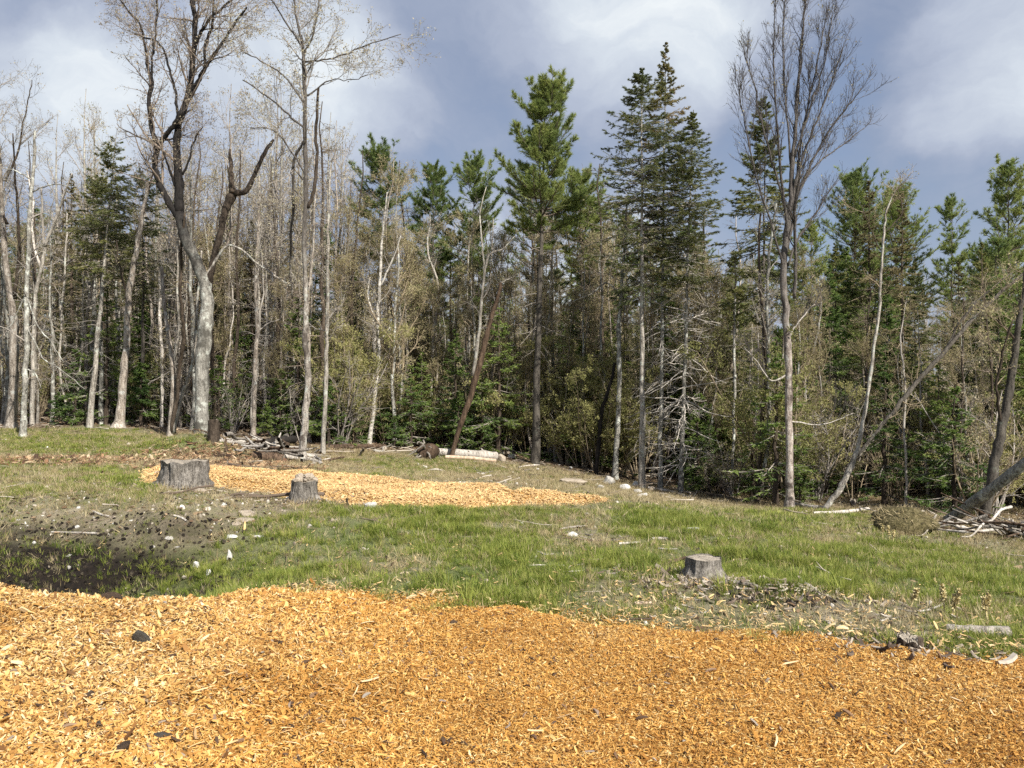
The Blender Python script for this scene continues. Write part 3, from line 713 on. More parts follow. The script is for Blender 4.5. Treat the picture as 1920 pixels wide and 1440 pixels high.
stone(1080, 909, 64, 12, 'long flat tan slab at the edge of the woods', 1, depth=40)
stone(1142, 909, 30, 18, 'angular grey block on the rock pile below the spruces', 0)
stone(1126, 916, 18, 8, 'small flat stone at the edge of the rock pile below the spruces', 0)
stone(1172, 919, 24, 14, 'rounded white boulder in the rock pile below the spruces', 2)
stone(1193, 914, 15, 13, 'white upright stone in the rock pile below the spruces', 2)
stone(1195, 926, 20, 9, 'pale stone leaning on the rounded boulder of the rock pile', 0)
stone(1208, 933, 26, 9, 'flat white rock in front of the rock pile below the spruces', 2)
stone(1222, 920, 14, 9, 'tan stone at the far end of the rock pile beside a spruce trunk', 1)
stone(940, 866, 24, 18, 'pinkish split block lying at the end of the pale fallen log', 1)
stone(958, 859, 18, 10, 'white stone behind the pinkish block by the fallen log', 2)
stone(942, 851, 10, 9, 'small white stone perched behind the end of the fallen log', 2)
stone(952, 853, 10, 7, 'small cream stone next to the perched white stone by the log', 1)
stone(725, 836, 12, 9, 'round pale stone at the end of the rail-thin log below the birch', 1)
stone(720, 846, 12, 10, 'pale stone just below the round stone by the thin log', 1)
stone(708, 850, 34, 7, 'low flat pale stone in grass below the thin log', 0)
stone(371, 923, 26, 9, 'pale flat stone against the foot of the broad jagged stump', 1)
stone(350, 919, 12, 7, 'cream stone beside the flat stone at the jagged stump', 2)
stone(292, 899, 9, 6, 'white pebble against the side of the jagged stump', 2)
stone(540, 937, 10, 7, 'white pebble at the foot of the debris-topped stump', 2)
stone(418, 949, 11, 7, 'white stone on soil between the two weathered stumps', 2)
stone(414, 939, 7, 5, 'tiny dark edged stone between the two weathered stumps', 1)
stone(582, 963, 14, 5, 'thin cream stone on soil below the debris-topped stump', 1)
stone(1560, 1170, 26, 10, 'yellowish flat stone at the ragged end of the chip bed', 1)
stone(1465, 1030, 16, 7, 'half buried grey stone in grass beyond the clean cut stump', 0)
r = np.random.default_rng(44)
k = 0
while k < 60:
    a, b = (r.uniform(0, 640), r.uniform(930, 1000)) if k < 34 else (r.uniform(860, 1130), r.uniform(872, 915)) if k < 46 else (r.uniform(640, 1800), r.uniform(960, 1130))
    p = hit(a, b)
    if strip_s(p[0], p[1]) > -.1 or bed_s(p[0], p[1]) > -.1: continue
    w = r.uniform(4, 9); o = stone(a, b, w, w * r.uniform(.35, .6), 'scattered little pale stone on thin soil', int(r.integers(0, 3)), 'little pale stones scattered over the clearing', 'small_stone')
    k += 1

n_ = NT('soil_clods'); n_.color(n_.ramp(n_.rnd(), [(0, (.02, .015, .011)), (.35, (.065, .049, .035)), (.7, (.14, .11, .078)), (1, (.24, .20, .14))])); n_.bump(n_.noise(n_.coord('Object'), 3, 5), 1, .3); M['clod'] = n_.m
CL = [stone_mesh(700 + i, M['clod'], ICO2, 6) for i in range(5)]
r = np.random.default_rng(45)
x, y, z, g, h, w, op = cover_points(60000, 4.7, 14, r, -150, 2000)
px_, py_ = px_py(x, y, z)
pr_ = np.clip(h * 1.6, 0, 1) + .05 * sstep(.5, .1, g) + .4 * blob(px_, py_, 1450, 1110, 70, 14) + .3 * blob(px_, py_, 400, 1098, 120, 10) + .25 * blob(px_, py_, 480, 993, 60, 10) + .25 * blob(px_, py_, 1690, 1070, 40, 12) + .2 * blob(px_, py_, 1400, 1035, 60, 8)
k = op & (r.uniform(0, 1, len(x)) < pr_); x, y, z = x[k], y[k], z[k]; n = len(x); sz = np.minimum(r.lognormal(math.log(.012), .6, n), .034)
scatter('soil_clods', np.stack([x, y, z + sz * .2], 1), r.uniform(0, 6.28, (n, 3)), np.stack([sz, sz * .8, sz * .65], 1), r.integers(0, 5, n), CL, 'dark crumbly clods of soil in the pit and on bare patches', 'soil clods')
n_ = NT('pebbles'); n_.color(n_.ramp(n_.rnd(), [(0, (.20, .17, .13)), (.5, (.40, .36, .30)), (1, (.66, .63, .57))])); PBM = [stone_mesh(720 + i, n_.m, ICO2, 8) for i in range(5)]
x, y, z, g, h, w, op = cover_points(30000, 5, 24, r, -150, 2000)
k = op & (r.uniform(0, 1, len(x)) < .03 + .20 * sstep(.45, .05, g) * (1 - h)); x, y, z = x[k], y[k], z[k]; n = len(x); sz = r.lognormal(math.log(.011), .45, n) * (1 + y * .05)
scatter('pebbles', np.stack([x, y, z + sz * .2], 1), r.uniform(0, 6.28, (n, 3)), np.stack([sz, sz * .8, sz * .5], 1), r.integers(0, 5, n), PBM, 'tiny pale pebbles sprinkled over the bare soil', 'pebbles')

# ------------------------------------------------------------------ stumps and logs
n_ = NT('cut_wood'); o_ = n_.coord('Object'); wv = n_.N.new('ShaderNodeTexWave'); wv.wave_type = 'RINGS'; wv.rings_direction = 'Z'; wv.inputs['Scale'].default_value = 14; wv.inputs['Distortion'].default_value = 3
n_.L.new(o_, wv.inputs[0]); n_.color(n_.mix(n_.noise(o_, 6, 4), n_.ramp(wv.outputs['Fac'], [(.3, (.30, .25, .19)), (.7, (.44, .39, .32))]), (.24, .215, .18))); _c = n_.N.new('ShaderNodeTexVoronoi'); _c.feature = 'DISTANCE_TO_EDGE'; _c.inputs['Scale'].default_value = 7; n_.L.new(o_, _c.inputs['Vector']); _col = n_.p.inputs['Base Color'].links[0].from_socket
n_.color(n_.mix(n_.ramp(_c.outputs['Distance'], [(.0, (1, 1, 1)), (.045, (0, 0, 0))]), _col, (.05, .042, .034))); M['cut'] = n_.m
n_ = NT('fresh_split_wood'); o_ = n_.coord('Object', (1, 1, .2)); n_.color(n_.ramp(n_.noise(o_, 12, 5), [(.35, (.36, .25, .17)), (.65, (.60, .47, .36))])); M['split'] = n_.m

M['stump'] = bark_mat('stump_wood', (.035, .03, .026), (.22, .20, .175), (.42, .39, .35), (.17, .165, .13), .63, .13, 26, 1.0)
def stump(px, py, wpx, hpx, label, seed, mat, jag=.03, flare=.18, flute=.06, roots=4, name='tree_stump', topw=.92):
    p = hit(px, py); s = p[1] / F; R = wpx * s * .5; H = hpx * s; p[1] += R * .6; p[2] = gz(p[0], p[1]) - .02
    r = np.random.default_rng(seed); S = 120; m = 22
    th = np.arange(S) / S * 2 * np.pi
    prof = sum(r.normal(0, 1 / (q + .6)) * np.cos(q * th + r.uniform(0, 6)) for q in range(2, 8)) * flute
    # deep folds running up the side
    for q in range(int(5 + flute * 60)):
        a0 = r.uniform(0, 6.283); wd = r.uniform(.04, .14); dl = np.angle(np.exp(1j * (th - a0))); prof = prof - r.uniform(.3, 1.1) * flute * np.exp(-(dl / wd) ** 2)
    fl2 = np.abs(np.sin(th * roots / 2 + r.uniform(0, 6))) ** 2
    kn = max(9, int(9 + jag * 130)); q = r.uniform(-1, 1, kn); topn = np.interp(th, np.linspace(0, 2 * np.pi, kn + 1), np.concatenate([q, q[:1]])) * jag + .05 * jag * r.normal(size=S) + .12 * jag * np.cos(th - 1.0)
    fine = r.normal(0, .012, S)
    t = np.linspace(0, 1, m)
    zz = -.12 + t[:, None] * (H + .12 + topn[None] * H * 1.5)
    tt = np.clip(zz / H, 0, 1)
    wob = fbm(th[None] * 3.2 + seed, zz / R * 2.2 + 7, seed, 4) - .47
    rr = R * (topw + (1 - tt) ** 2.4 * flare * (.3 + 1.0 * fl2[None]) + prof[None] * (.65 + .5 * (1 - tt)) + fine[None] + wob * (.10 + flute * 1.6))
    V = np.stack([rr * np.cos(th), rr * np.sin(th), zz], -1).reshape(-1, 3)
    i = np.arange(m - 1)[:, None] * S; j = np.arange(S)[None]; j2 = (j + 1) % S
    Q = np.stack([i + j, i + j2, i + S + j2, i + S + j], -1).reshape(-1, 4)
    root = thing(name, label, 'stump', p)
    part('bark', mesh_np('bark', V, [Q]), mat, root)
    top = V[-S:]; mid = top * np.array([.55, .55, 1]); mid[:, 2] = H * (1 + jag * .2) * .96 + r.normal(0, jag * H * .35, S) ; cc = np.array([[0, 0, mid[:, 2].mean()]])
    edge = top * np.array([.97, .97, 1]) - np.array([0, 0, .008]); V2 = np.concatenate([edge, mid, cc]); jj = np.arange(S)
    Q2 = np.stack([jj, (jj + 1) % S, S + (jj + 1) % S, S + jj], -1); T2 = np.stack([S + jj, S + (jj + 1) % S, np.full(S, 2 * S)], -1)
    part('cut_face', mesh_np('cut_face', V2, [Q2, T2]), M['cut'], root)
    for q in range(roots):
        a = r.uniform(0, 6.283); L = R * r.uniform(.5, 1.1); o = np.array([math.cos(a), math.sin(a), 0]); b = MB()
        tq = np.linspace(0, 1, 6)[:, None]; P = o * (R * .75 + L * tq) + np.array([0, 0, 1]) * (H * .28 * (1 - tq) ** 2 - .05 * tq) + r.normal(0, .01, (6, 3))
        b.tubes(P, np.linspace(R * .24, R * .07, 6), 7); part('root', b.mesh('root'), mat, root)
    return root, p, R, H
stump(334, 915, 92, 52, 'broad jagged grey stump with fluted bark beside the chip strip', 3, M['stump'], .05, .34, .15, 6)
st2 = stump(566, 942, 60, 42, 'round grey stump with crumbled debris on top in front of the chip strip', 8, M['stump'], .05, .22, .06, 4, topw=.80)
stump(1325, 1092, 76, 46, 'clean cut grey stump with smooth flat top in grass near the chip bed', 12, M['stump'], .03, .55, .05, 6, topw=.86)
stump(398, 833, 22, 44, 'dark mossy stump hidden behind the foot of the large forked tree', 15, M['bark_brown'], .04, .2, .05, 3)
stump(1601, 955, 12, 18, 'small charred black stump among pale fallen branches', 17, M['bark_dark'], .2, .2, .08, 2)
stump(1712, 1236, 46, 40, 'dark rotten stump remnant sunk in the ragged end of the chip bed', 19, M['bark_brown'], .16, .35, .2, 5, name='rotten_stump')
r = np.random.default_rng(52); _P = []
for px, py, rad, cnt in ((334, 918, .9, 420), (566, 944, .6, 240), (1325, 1096, .55, 420), (1712, 1236, .4, 200), (1440, 1120, .8, 420)):
    c_ = hit(px, py); a_ = r.uniform(0, 6.28, cnt); q_ = rad * np.abs(r.normal(0, .6, cnt)) + .1; _P.append(np.stack([c_[0] + np.cos(a_) * q_ * 1.3, c_[1] + .15 + np.sin(a_) * q_ * .8], 1))
_P = np.concatenate(_P); n = len(_P)
scatter('stump_debris', np.concatenate([_P, (surf(_P[:, 0], _P[:, 1]) + r.uniform(.004, .03, n))[:, None]], 1), tilt(n, r, .4), r.lognormal(math.log(.045), .45, n), r.integers(0, 5, n), chip_meshes(5, M['stick'], 35, .16), 'grey and brown wood fragments lying round the stumps', 'wood debris')
# crumbled wood on the round stump
r = np.random.default_rng(5)
_, p, R, H = st2
for q in range(34):
    a = r.uniform(0, 6.28); rad = R * .62 * math.sqrt(r.uniform()); o = link('wood_crumb', STM[1][q % 6], None, None, (p[0] + rad * math.cos(a), p[1] + rad * math.sin(a), p[2] + H * .96 + .02 + .13 * (1 - rad / (R * .62)) * r.uniform(.2, 1)))
    w = r.uniform(.03, .075); o.scale = (w, w * .8, w * r.uniform(.5, .9)); o.rotation_euler = r.uniform(-.5, .5, 3).tolist(); tag(o, 'crumb of rotten wood heaped on the round debris-topped stump', 'wood crumb', 'crumbs on the round stump')

def log(pts, label, mat, name='log', cat='log', end=True, lift=.8, group=None, knots=3, seed=1, ground=True, cutmat=None):
    """pts: (px, py, width px) of the log's centre line, resting on the ground"""
    r = np.random.default_rng(seed); P = []; R = []
    for px, py, w in pts:
        h = hit(px, py + w * .45); rad = w * h[1] / F * .5; P.append([h[0], h[1], surf(h[0], h[1]) + rad * lift]); R.append(rad)
    P = np.array(P); R = np.array(R)
    return log3(P, R, label, mat, name, cat, end, group, knots, r, cutmat)
def spline(P, m):
    P = np.asarray(P, float); n = len(P)
    if n < 3:
        t = np.linspace(0, 1, m)[:, None]; return P[0] * (1 - t) + P[-1] * t
    A = np.concatenate([[2 * P[0] - P[1]], P, [2 * P[-1] - P[-2]]])
    u = np.linspace(0, n - 1 - 1e-6, m); i = u.astype(int); t = (u - i)[:, None]
    p0, p1, p2, p3 = A[i], A[i + 1], A[i + 2], A[i + 3]
    return .5 * ((2 * p1) + (-p0 + p2) * t + (2 * p0 - 5 * p1 + 4 * p2 - p3) * t ** 2 + (-p0 + 3 * p1 - 3 * p2 + p3) * t ** 3)
def log3(P, R, label, mat, name, cat, end, group, knots, r, cutmat=None):
    m = max(10, len(P) * 3); PR = spline(np.concatenate([P, R[:, None]], 1), m); PP, RR = PR[:, :3], np.maximum(PR[:, 3], .004)
    RR = RR * (1 + .06 * np.sin(np.arange(m) * 1.7 + r.uniform(0, 6)) + r.normal(0, .03, m))
    c = PP[0].copy(); root = thing(name, label, cat, c, group)
    b = MB(); b.tubes(PP - c, RR, 12); part('bark', b.mesh('bark'), mat, root)
    if end:
        for k, sgn in ((0, -1), (m - 1, 1)):
            dr = unit(PP[min(k + 1, m - 1)] - PP[max(k - 1, 0)]) * sgn; u = unit(np.cross(dr, [.1, .2, 1])); v = np.cross(dr, u); a = np.arange(12) / 12 * 6.283
            V = (PP[k] - c) + RR[k] * .98 * (np.cos(a)[:, None] * u + np.sin(a)[:, None] * v) + dr * .003; V = np.concatenate([V, [PP[k] - c + dr * RR[k] * .1]])
            j = np.arange(12); part('cut_end', mesh_np('cut_end', V, [np.stack([j, (j + 1) % 12, np.full(12, 12)], 1)], False), cutmat or M['cut'], root)
    for q in range(knots):
        k = int(r.integers(2, m - 2)); dr = unit(np.array([r.normal(), r.normal(), abs(r.normal())])); b = MB()
        b.tubes(np.stack([PP[k] - c, PP[k] - c + dr * RR[k] * 1.3, PP[k] - c + dr * RR[k] * r.uniform(1.6, 3)]), np.array([.3, .25, .12]) * RR[k], 6, True); part('branch_stub', b.mesh('branch_stub'), mat, root)
    return root
log([(800, 846, 15), (850, 850, 16), (900, 853, 17), (930, 855, 17)], 'pale grey fallen log with split bark at the edge of the woods', M['dead_white'], seed=3)
log([(835, 857, 7), (885, 860, 7), (930, 864, 7)], 'thin pale plank of split log lying against the pale fallen log', M['split'], seed=4, name='split_log', knots=0)
log([(618, 838, 9), (670, 838, 9), (722, 837, 8)], 'long rail-thin brown log lying below the white birch', M['dead_brown'], seed=5)
log([(475, 855, 17), (500, 858, 19), (532, 860, 18)], 'thick dark rotting log in front of the brush heap beside the split-bark tree', M['dead_brown'], seed=6)
log([(500, 838, 15), (525, 836, 17), (550, 832, 15)], 'dark log lying tilted on top of the brush heap', M['bark_dark'], seed=7, lift=1.9)
log([(525, 851, 10), (560, 852, 9), (600, 855, 6), (620, 857, 4)], 'long grey limb crossing behind the split-bark tree', M['dead_grey'], seed=8, end=False)
log([(410, 828, 7), (440, 832, 7), (475, 836, 6)], 'pale barkless pole lying beside the mossy stump', M['dead_white'], seed=9)
log([(455, 846, 6), (470, 838, 6), (488, 832, 5)], 'short pale stick of wood leaning in the brush heap', M['dead_white'], seed=10)
log([(1775, 1178, 17), (1830, 1181, 22), (1890, 1183, 24)], 'grey peeled log lying in grass at the ragged end of the chip bed', M['dead_grey'], seed=11, lift=.55)
log([(1482, 944, 9), (1515, 950, 9), (1545, 953, 8)], 'pale barkless log at the foot of the fan-shaped tree', M['dead_white'], seed=12)
log([(1525, 962, 6), (1570, 962, 8), (1628, 954, 6)], 'bent white fallen limb in front of the charred stump', M['dead_white'], seed=13, end=False)
log([(1290, 918, 7), (1350, 932, 7), (1410, 945, 7)], 'dark fallen trunk lying along the wood edge between the spruces', M['bark_brown'], seed=14)
log([(1215, 915, 5), (1260, 922, 5), (1300, 936, 5)], 'pale thin fallen stem at the foot of the spruces', M['dead_white'], seed=15)
log([(745, 836, 8), (770, 828, 6), (795, 834, 5)], 'curved grey dead limb arching over the root wad', M['dead_grey'], seed=16, lift=2, end=False)
log([(97, 998, 4), (140, 1000, 4), (183, 1001, 5)], 'long pale stick lying on the dark bare soil by the pit', M['dead_white'], seed=17, name='stick', cat='stick', knots=1)
log([(175, 961, 4), (190, 966, 4), (206, 969, 4)], 'short pale stick on bare soil near the jagged stump', M['dead_white'], seed=18, name='stick', cat='stick', knots=0)
log([(326, 967, 4), (340, 974, 4), (350, 979, 4)], 'bleached stick leaning on the dark earth mound', M['dead_white'], seed=19, name='stick', cat='stick', knots=0)
log([(640, 922, 2.5), (647, 935, 2.5), (653, 950, 3)], 'thin dark twig poking out of the chip strip', M['bark_dark'], seed=20, name='stick', cat='stick', end=False, knots=0)
log([(1050, 993, 4), (1075, 988, 4), (1100, 986, 3)], 'pale stick just behind the oval white stone', M['dead_white'], seed=21, name='stick', cat='stick', knots=0)
log([(1095, 1030, 4), (1130, 1040, 4), (1160, 1033, 3)], 'forked grey stick lying in thin grass right of the oval stone', M['dead_grey'], seed=22, name='stick', cat='stick', knots=2)
log([(1160, 1020, 5), (1185, 1018, 5), (1200, 1018, 4)], 'short pale stick in grass between the oval stone and the clean cut stump', M['dead_white'], seed=23, name='stick', cat='stick', knots=0)
log([(1222, 1010, 6), (1240, 1010, 6), (1252, 1011, 5)], 'stubby white piece of wood in grass beyond the clean cut stump', M['dead_white'], seed=24, name='stick', cat='stick', knots=0)
log([(1190, 1132, 6), (1210, 1133, 6), (1222, 1132, 5)], 'cream peeled stick in the grass at the chip edge', M['split'], seed=25, name='stick', cat='stick', knots=0)
log([(1360, 1090, 8), (1400, 1096, 8), (1425, 1108, 7)], 'grey root running from the clean cut stump through the soil', M['dead_grey'], seed=26, name='exposed_root', cat='root', end=False, knots=1)
log([(1225, 1072, 6), (1255, 1058, 6), (1286, 1047, 5)], 'dark crooked stick leaning up to the clean cut stump', M['dead_brown'], seed=27, name='stick', cat='stick', lift=1.6, knots=1)
log([(1720, 1150, 4), (1745, 1143, 4), (1770, 1132, 4)], 'pale stick among the dead flower stalks', M['dead_white'], seed=28, name='stick', cat='stick', knots=0)
r = np.random.default_rng(91)
for q in range(46):
    if q < 16: a, b = r.uniform(1000, 1260), r.uniform(985, 1080)
    elif q < 30: a, b = r.uniform(1380, 1800), r.uniform(1100, 1175)
    elif q < 38: a, b = r.uniform(1250, 1480), r.uniform(1095, 1150)
    else: a, b = r.uniform(650, 1000), r.uniform(865, 890)
    L = r.uniform(14, 44); an = r.normal(0, .35); L *= 1
    log([(a - L * .5, b - L * .5 * an * .4, 3), (a, b + r.normal(0, 2), 3.2), (a + L * .5, b + L * .5 * an * .4, 2)], 'thin weathered stick lying loose in the thin grass', M['dead_grey' if q % 3 else 'dead_white'], name='stick', cat='stick', seed=200 + q, end=False, knots=1, group='loose sticks in thin grass')
# root wad at the pale log
rp = hit(800, 862); root = thing('root_wad', 'upturned grey tangle of roots at the head of the pale fallen log', 'root wad', rp)
b = MB(); b.add(STM[0][0] and np.array([v.co[:] for v in STM[0][1].vertices]) * [.42, .35, .34] + [0, .25, .22], None, ICO3[1]); part('root_ball', b.mesh('root_ball'), M['dead_brown'], root)
for q in range(16):
    a = r.uniform(0, 6.28); e = r.uniform(-.1, 1.1); dr = np.array([math.cos(a) * math.cos(e), math.sin(a) * math.cos(e) - .3, math.sin(e)]); L = r.uniform(.35, .8)
    P = np.array([0, .25, .22]) + dr * np.linspace(.2, L, 6)[:, None] + np.cumsum(r.normal(0, .035, (6, 3)), 0) - np.array([0, 0, 1]) * (np.linspace(0, 1, 6) ** 2 * .25)[:, None]
    P[:, 2] = np.maximum(P[:, 2], .02); b = MB(); b.tubes(P, np.linspace(.045, .012, 6), 6); part('root', b.mesh('root'), M['dead_grey'], root)

# ------------------------------------------------------------------ things lying on the chips
for k, (px, py, w, h, lab) in enumerate([(262, 1224, 38, 30, 'grey-brown chunk of bark lying on the chip slope'), (850, 1190, 18, 10, 'small black-brown bark flake on the open chip bed'),
        (205, 1172, 42, 20, 'dark curled bark strip at the top of the chip slope'), (130, 1140, 34, 14, 'dark bark lump near the crest of the chip mound'),
        (85, 1118, 40, 12, 'brown broken bark plate on the crest of the chip mound'), (165, 1330, 26, 16, 'dull brown knot of wood in the coarse chips'), (180, 1385, 20, 16, 'dark bark clod low in the coarse chips'),
        (205, 1240, 22, 8, 'thin black bark sliver below the curled strip'), (380, 1170, 20, 8, 'small brown bark piece on the chips below the pit'), (305, 1395, 40, 14, 'mossy bark slab among the coarsest splinters'), (220, 1430, 46, 20, 'large dark bark piece cut off by the lower edge of the chips')]):
    p = hit(px, py); p[2] = surf(p[0], p[1]); s = p[1] / F
    me = stone_mesh(300 + k, M['dead_brown' if k % 3 else 'bark_pine'], ICO2, 14)
    o = link('bark_chunk', me, None, None, (p[0], p[1] + .02, p[2] + h * s * .3)); o.scale = (w * s * .5, w * s * .3, h * s * .5); o.rotation_euler = (.3, .25 * (-1) ** k, .4 * k); tag(o, lab, 'bark')
r = np.random.default_rng(17)
n_ = NT('splinters'); o_ = n_.coord('Object', (.3, 3, 3)); n_.color(n_.mix(.55, n_.ramp(n_.noise(o_, 6, 4), [(.35, (.50, .33, .15)), (.65, (.76, .62, .40))]), n_.ramp(n_.rnd(), [(0, (.10, .05, .025)), (.2, (.5, .27, .09)), (.5, (.66, .42, .17)), (1, (.74, .60, .38))]))); M['splinter'] = n_.m
SPL = chip_meshes(10, M['splinter'], 51, .06)
k = 0
while k < 150:
    px = r.uniform(0, 700) if k < 100 else r.uniform(0, 1920); py = r.uniform(1120, 1440); p = hit(px, py)
    if bed_s(p[0], p[1]) < .1: continue
    L = r.lognormal(math.log(.066), .32) * (1 if px < 700 else .8); z = surf(p[0], p[1])
    o = link('wood_splinter', SPL[int(r.integers(0, 10))], None, None, (p[0], p[1], z + .022)); o.scale = (L, L * r.uniform(.25, .5), L * .6)
    o.rotation_euler = (r.normal(0, .25), r.normal(0, .2), r.uniform(0, 6.28)); tag(o, 'long splinter of wood lying loose on top of the orange chips', 'splinter', 'long splinters on the chip bed'); k += 1

# ------------------------------------------------------------------ trees: growth
UP = np.array([0., 0., 1.])
def grow(P, R, cnt, Labs, ang, trop, m, r, t0=.2, t1=1., rr=.5, wig=.14, taper=.25, rmin=.003):
    """children of the branches P (N, k, 3), R (N, k): cnt each"""
    N, k, _ = P.shape; idx = np.repeat(np.arange(N), cnt)
    K = len(idx)
    if K == 0: return np.zeros((0, m, 3)), np.zeros((0, m)), idx
    t = r.uniform(t0, t1, K) * (k - 1) * .999; i = t.astype(int); f = (t - i)[:, None]
    pos = P[idx, i] * (1 - f) + P[idx, i + 1] * f; tan = unit(P[idx, i + 1] - P[idx, i])
    rad = R[idx, i] * (1 - f[:, 0]) + R[idx, i + 1] * f[:, 0]
    perp = unit(np.cross(tan, r.normal(size=(K, 3)))); a = np.radians(r.normal(ang[0], ang[1], K))[:, None]
    dr = unit(np.cos(a) * tan + np.sin(a) * perp)
    tl = (t / (k - 1))
    L = np.broadcast_to(np.asarray(Labs, float), (N,))[idx] * r.uniform(.55, 1.2, K) * (1.1 - .55 * tl)
    out = np.empty((K, m, 3)); out[:, 0] = pos
    for q in range(1, m):
        dr = unit(dr + r.normal(0, wig, (K, 3)) + trop * UP); out[:, q] = out[:, q - 1] + dr * (L / (m - 1))[:, None]
    r0 = np.maximum(np.minimum(rad * rr, L * .022), rmin)
    Rr = r0[:, None] * np.linspace(1, taper, m)[None]
    return out, np.maximum(Rr, rmin * .7), idx
def resample(P, R, m): 
    q = spline(np.concatenate([P, R[:, None]], 1), m); return q[:, :3], np.maximum(q[:, 3], .003)
def buds(mb, P, n, L, r, spread=.03):
    N, m, _ = P.shape
    if N == 0 or n == 0: return
    i = r.integers(0, N, n); j = r.uniform(.3, .999, n) * (m - 1); q = j.astype(int); f = (j - q)[:, None]
    p = P[i, q] * (1 - f) + P[i, q + 1] * f + r.normal(0, spread, (n, 3))
    l = L * r.uniform(.6, 1.4, n); mb.leaves(p, unit(r.normal(size=(n, 3))), l, l * .55, r)

WF = .72
def trace(pts, d, dy=0.0, d0=None):
    """photo pixels (px, py, width) to a branch at distance d that leans dy metres further at its tip"""
    n = len(pts); dd = np.linspace(0, 1, n) ** 1.2 * dy + d
    P = np.array([w_of(px, py, q) for (px, py, w), q in zip(pts, dd)]); R = np.array([w * q / F * .5 * WF for (px, py, w), q in zip(pts, dd)])
    return P, R
def knob(R, r, a=.06): return R * (1 + a * np.sin(np.arange(len(R)) * 1.9 + r.uniform(0, 6)) + r.normal(0, a * .5, len(R)))
def traced_tree(name, label, d, trunk, limbs=(), bark='bark_grey', limb_bark=None, twig='twig_grey', bud=None, nb=(0, 0, 0), L=(1.6, .8, .35), bn=0, bl=.05,
                seed=1, dy=0., t0=.45, trop=.05, ang=((42, 12), (45, 14), (45, 16)), limb_t0=.15, stub=0, cat='tree', group=None, sink=.35, twig_r=.004):
    r = np.random.default_rng(seed)
    P, R = trace(trunk, d, dy)
    base = np.array([P[0, 0], P[0, 1], gz(P[0, 0], P[0, 1])])
    P[0, 2] = base[2]
    root = thing(name, label, cat, base, group)
    m = max(14, len(trunk) * 4); PP, RR = resample(P, R, m); RR = knob(RR, r, .06); PP[2:-1, :2] += np.cumsum(r.normal(0, .012, (m - 3, 2)), 0) * .6 + r.normal(0, .01, (m - 3, 2))
    PP = np.concatenate([[PP[0] - UP * sink], PP]); RR = np.concatenate([[RR[0] * 1.7], RR]); RR[1] *= 1.32; RR[2] *= 1.06
    b = MB(); b.tubes(PP - base, RR, 14); part('trunk', b.mesh('trunk'), M[bark], root)
    parents = []; 
    q0 = int(len(PP) * t0); parents.append(resample(PP[q0:], RR[q0:], 10))
    for k, lm in enumerate(limbs):
        opt = lm[1] if isinstance(lm, tuple) and isinstance(lm[1], dict) else {}
        pts = lm[0] if opt or (isinstance(lm, tuple) and isinstance(lm[0], list)) else lm
        # depth of the limb where it leaves the tree
        s0 = np.array(pts[0][:2]); best = None
        for Q in [PP] + [p for p in parents[1:]] if False else [PP] + [x[0] for x in parents[1:]]:
            ppx = 960 + F * Q[:, 0] / Q[:, 1]; ppy = HOR + F * (CAMZ - Q[:, 2]) / Q[:, 1]
            e = np.hypot(ppx - s0[0], ppy - s0[1]); i = int(e.argmin())
            if best is None or e[i] < best[0]: best = (e[i], Q[i, 1])
        hgt = abs(pts[-1][1] - pts[0][1]) / F * d
        lp, lr = trace(pts, best[1], opt.get('dy', r.uniform(-.35, .35) * hgt))
        lp, lr = resample(lp, lr, max(10, len(pts) * 4)); lr = knob(lr, r, .07); lp[1:-1] += r.normal(0, .012, (len(lp) - 2, 3))
        b = MB(); b.tubes(lp - base, lr, 9, True); part('limb', b.mesh('limb'), M[opt.get('bark', limb_bark or bark)], root)
        if not opt.get('bare'): parents.append(resample(lp, lr, 10))
    if nb[0]:
        Pp = np.stack([p for p, _ in parents]); Rp = np.stack([q for _, q in parents])
        ln = np.linalg.norm(Pp[:, -1] - Pp[:, 0], axis=1); c1 = np.maximum(2, (ln * nb[0]).astype(int))
        wood = MB(); lv = [None, None, None]
        P1, R1, _ = grow(Pp, Rp, c1, np.minimum(L[0], ln * .6 + .3), ang[0], trop, 8, r, limb_t0, 1., .45, rmin=twig_r * 1.4); wood.tubes(P1, R1, 5)
        P2, R2, _ = grow(P1, R1, np.full(len(P1), nb[1]), L[1], ang[1], trop, 6, r, .15, 1., .55, rmin=twig_r); wood.tubes(P2, R2, 4)
        last = P2
        if nb[2]:
            P3, R3, _ = grow(P2, R2, np.full(len(P2), nb[2]), L[2], ang[2], trop * .6, 4, r, .15, 1., .6, rmin=twig_r * .75); wood.tubes(P3, R3, 3); last = P3
        if wood.n:
            wood.V = [v - base for v in wood.V]; part('crown', wood.mesh('crown'), M[twig], root)
        if bud and bn:
            mb = MB(); buds(mb, last - base, int(bn), bl, r); part('leaves', mb.mesh('leaves', False), M[bud], root)
    return root

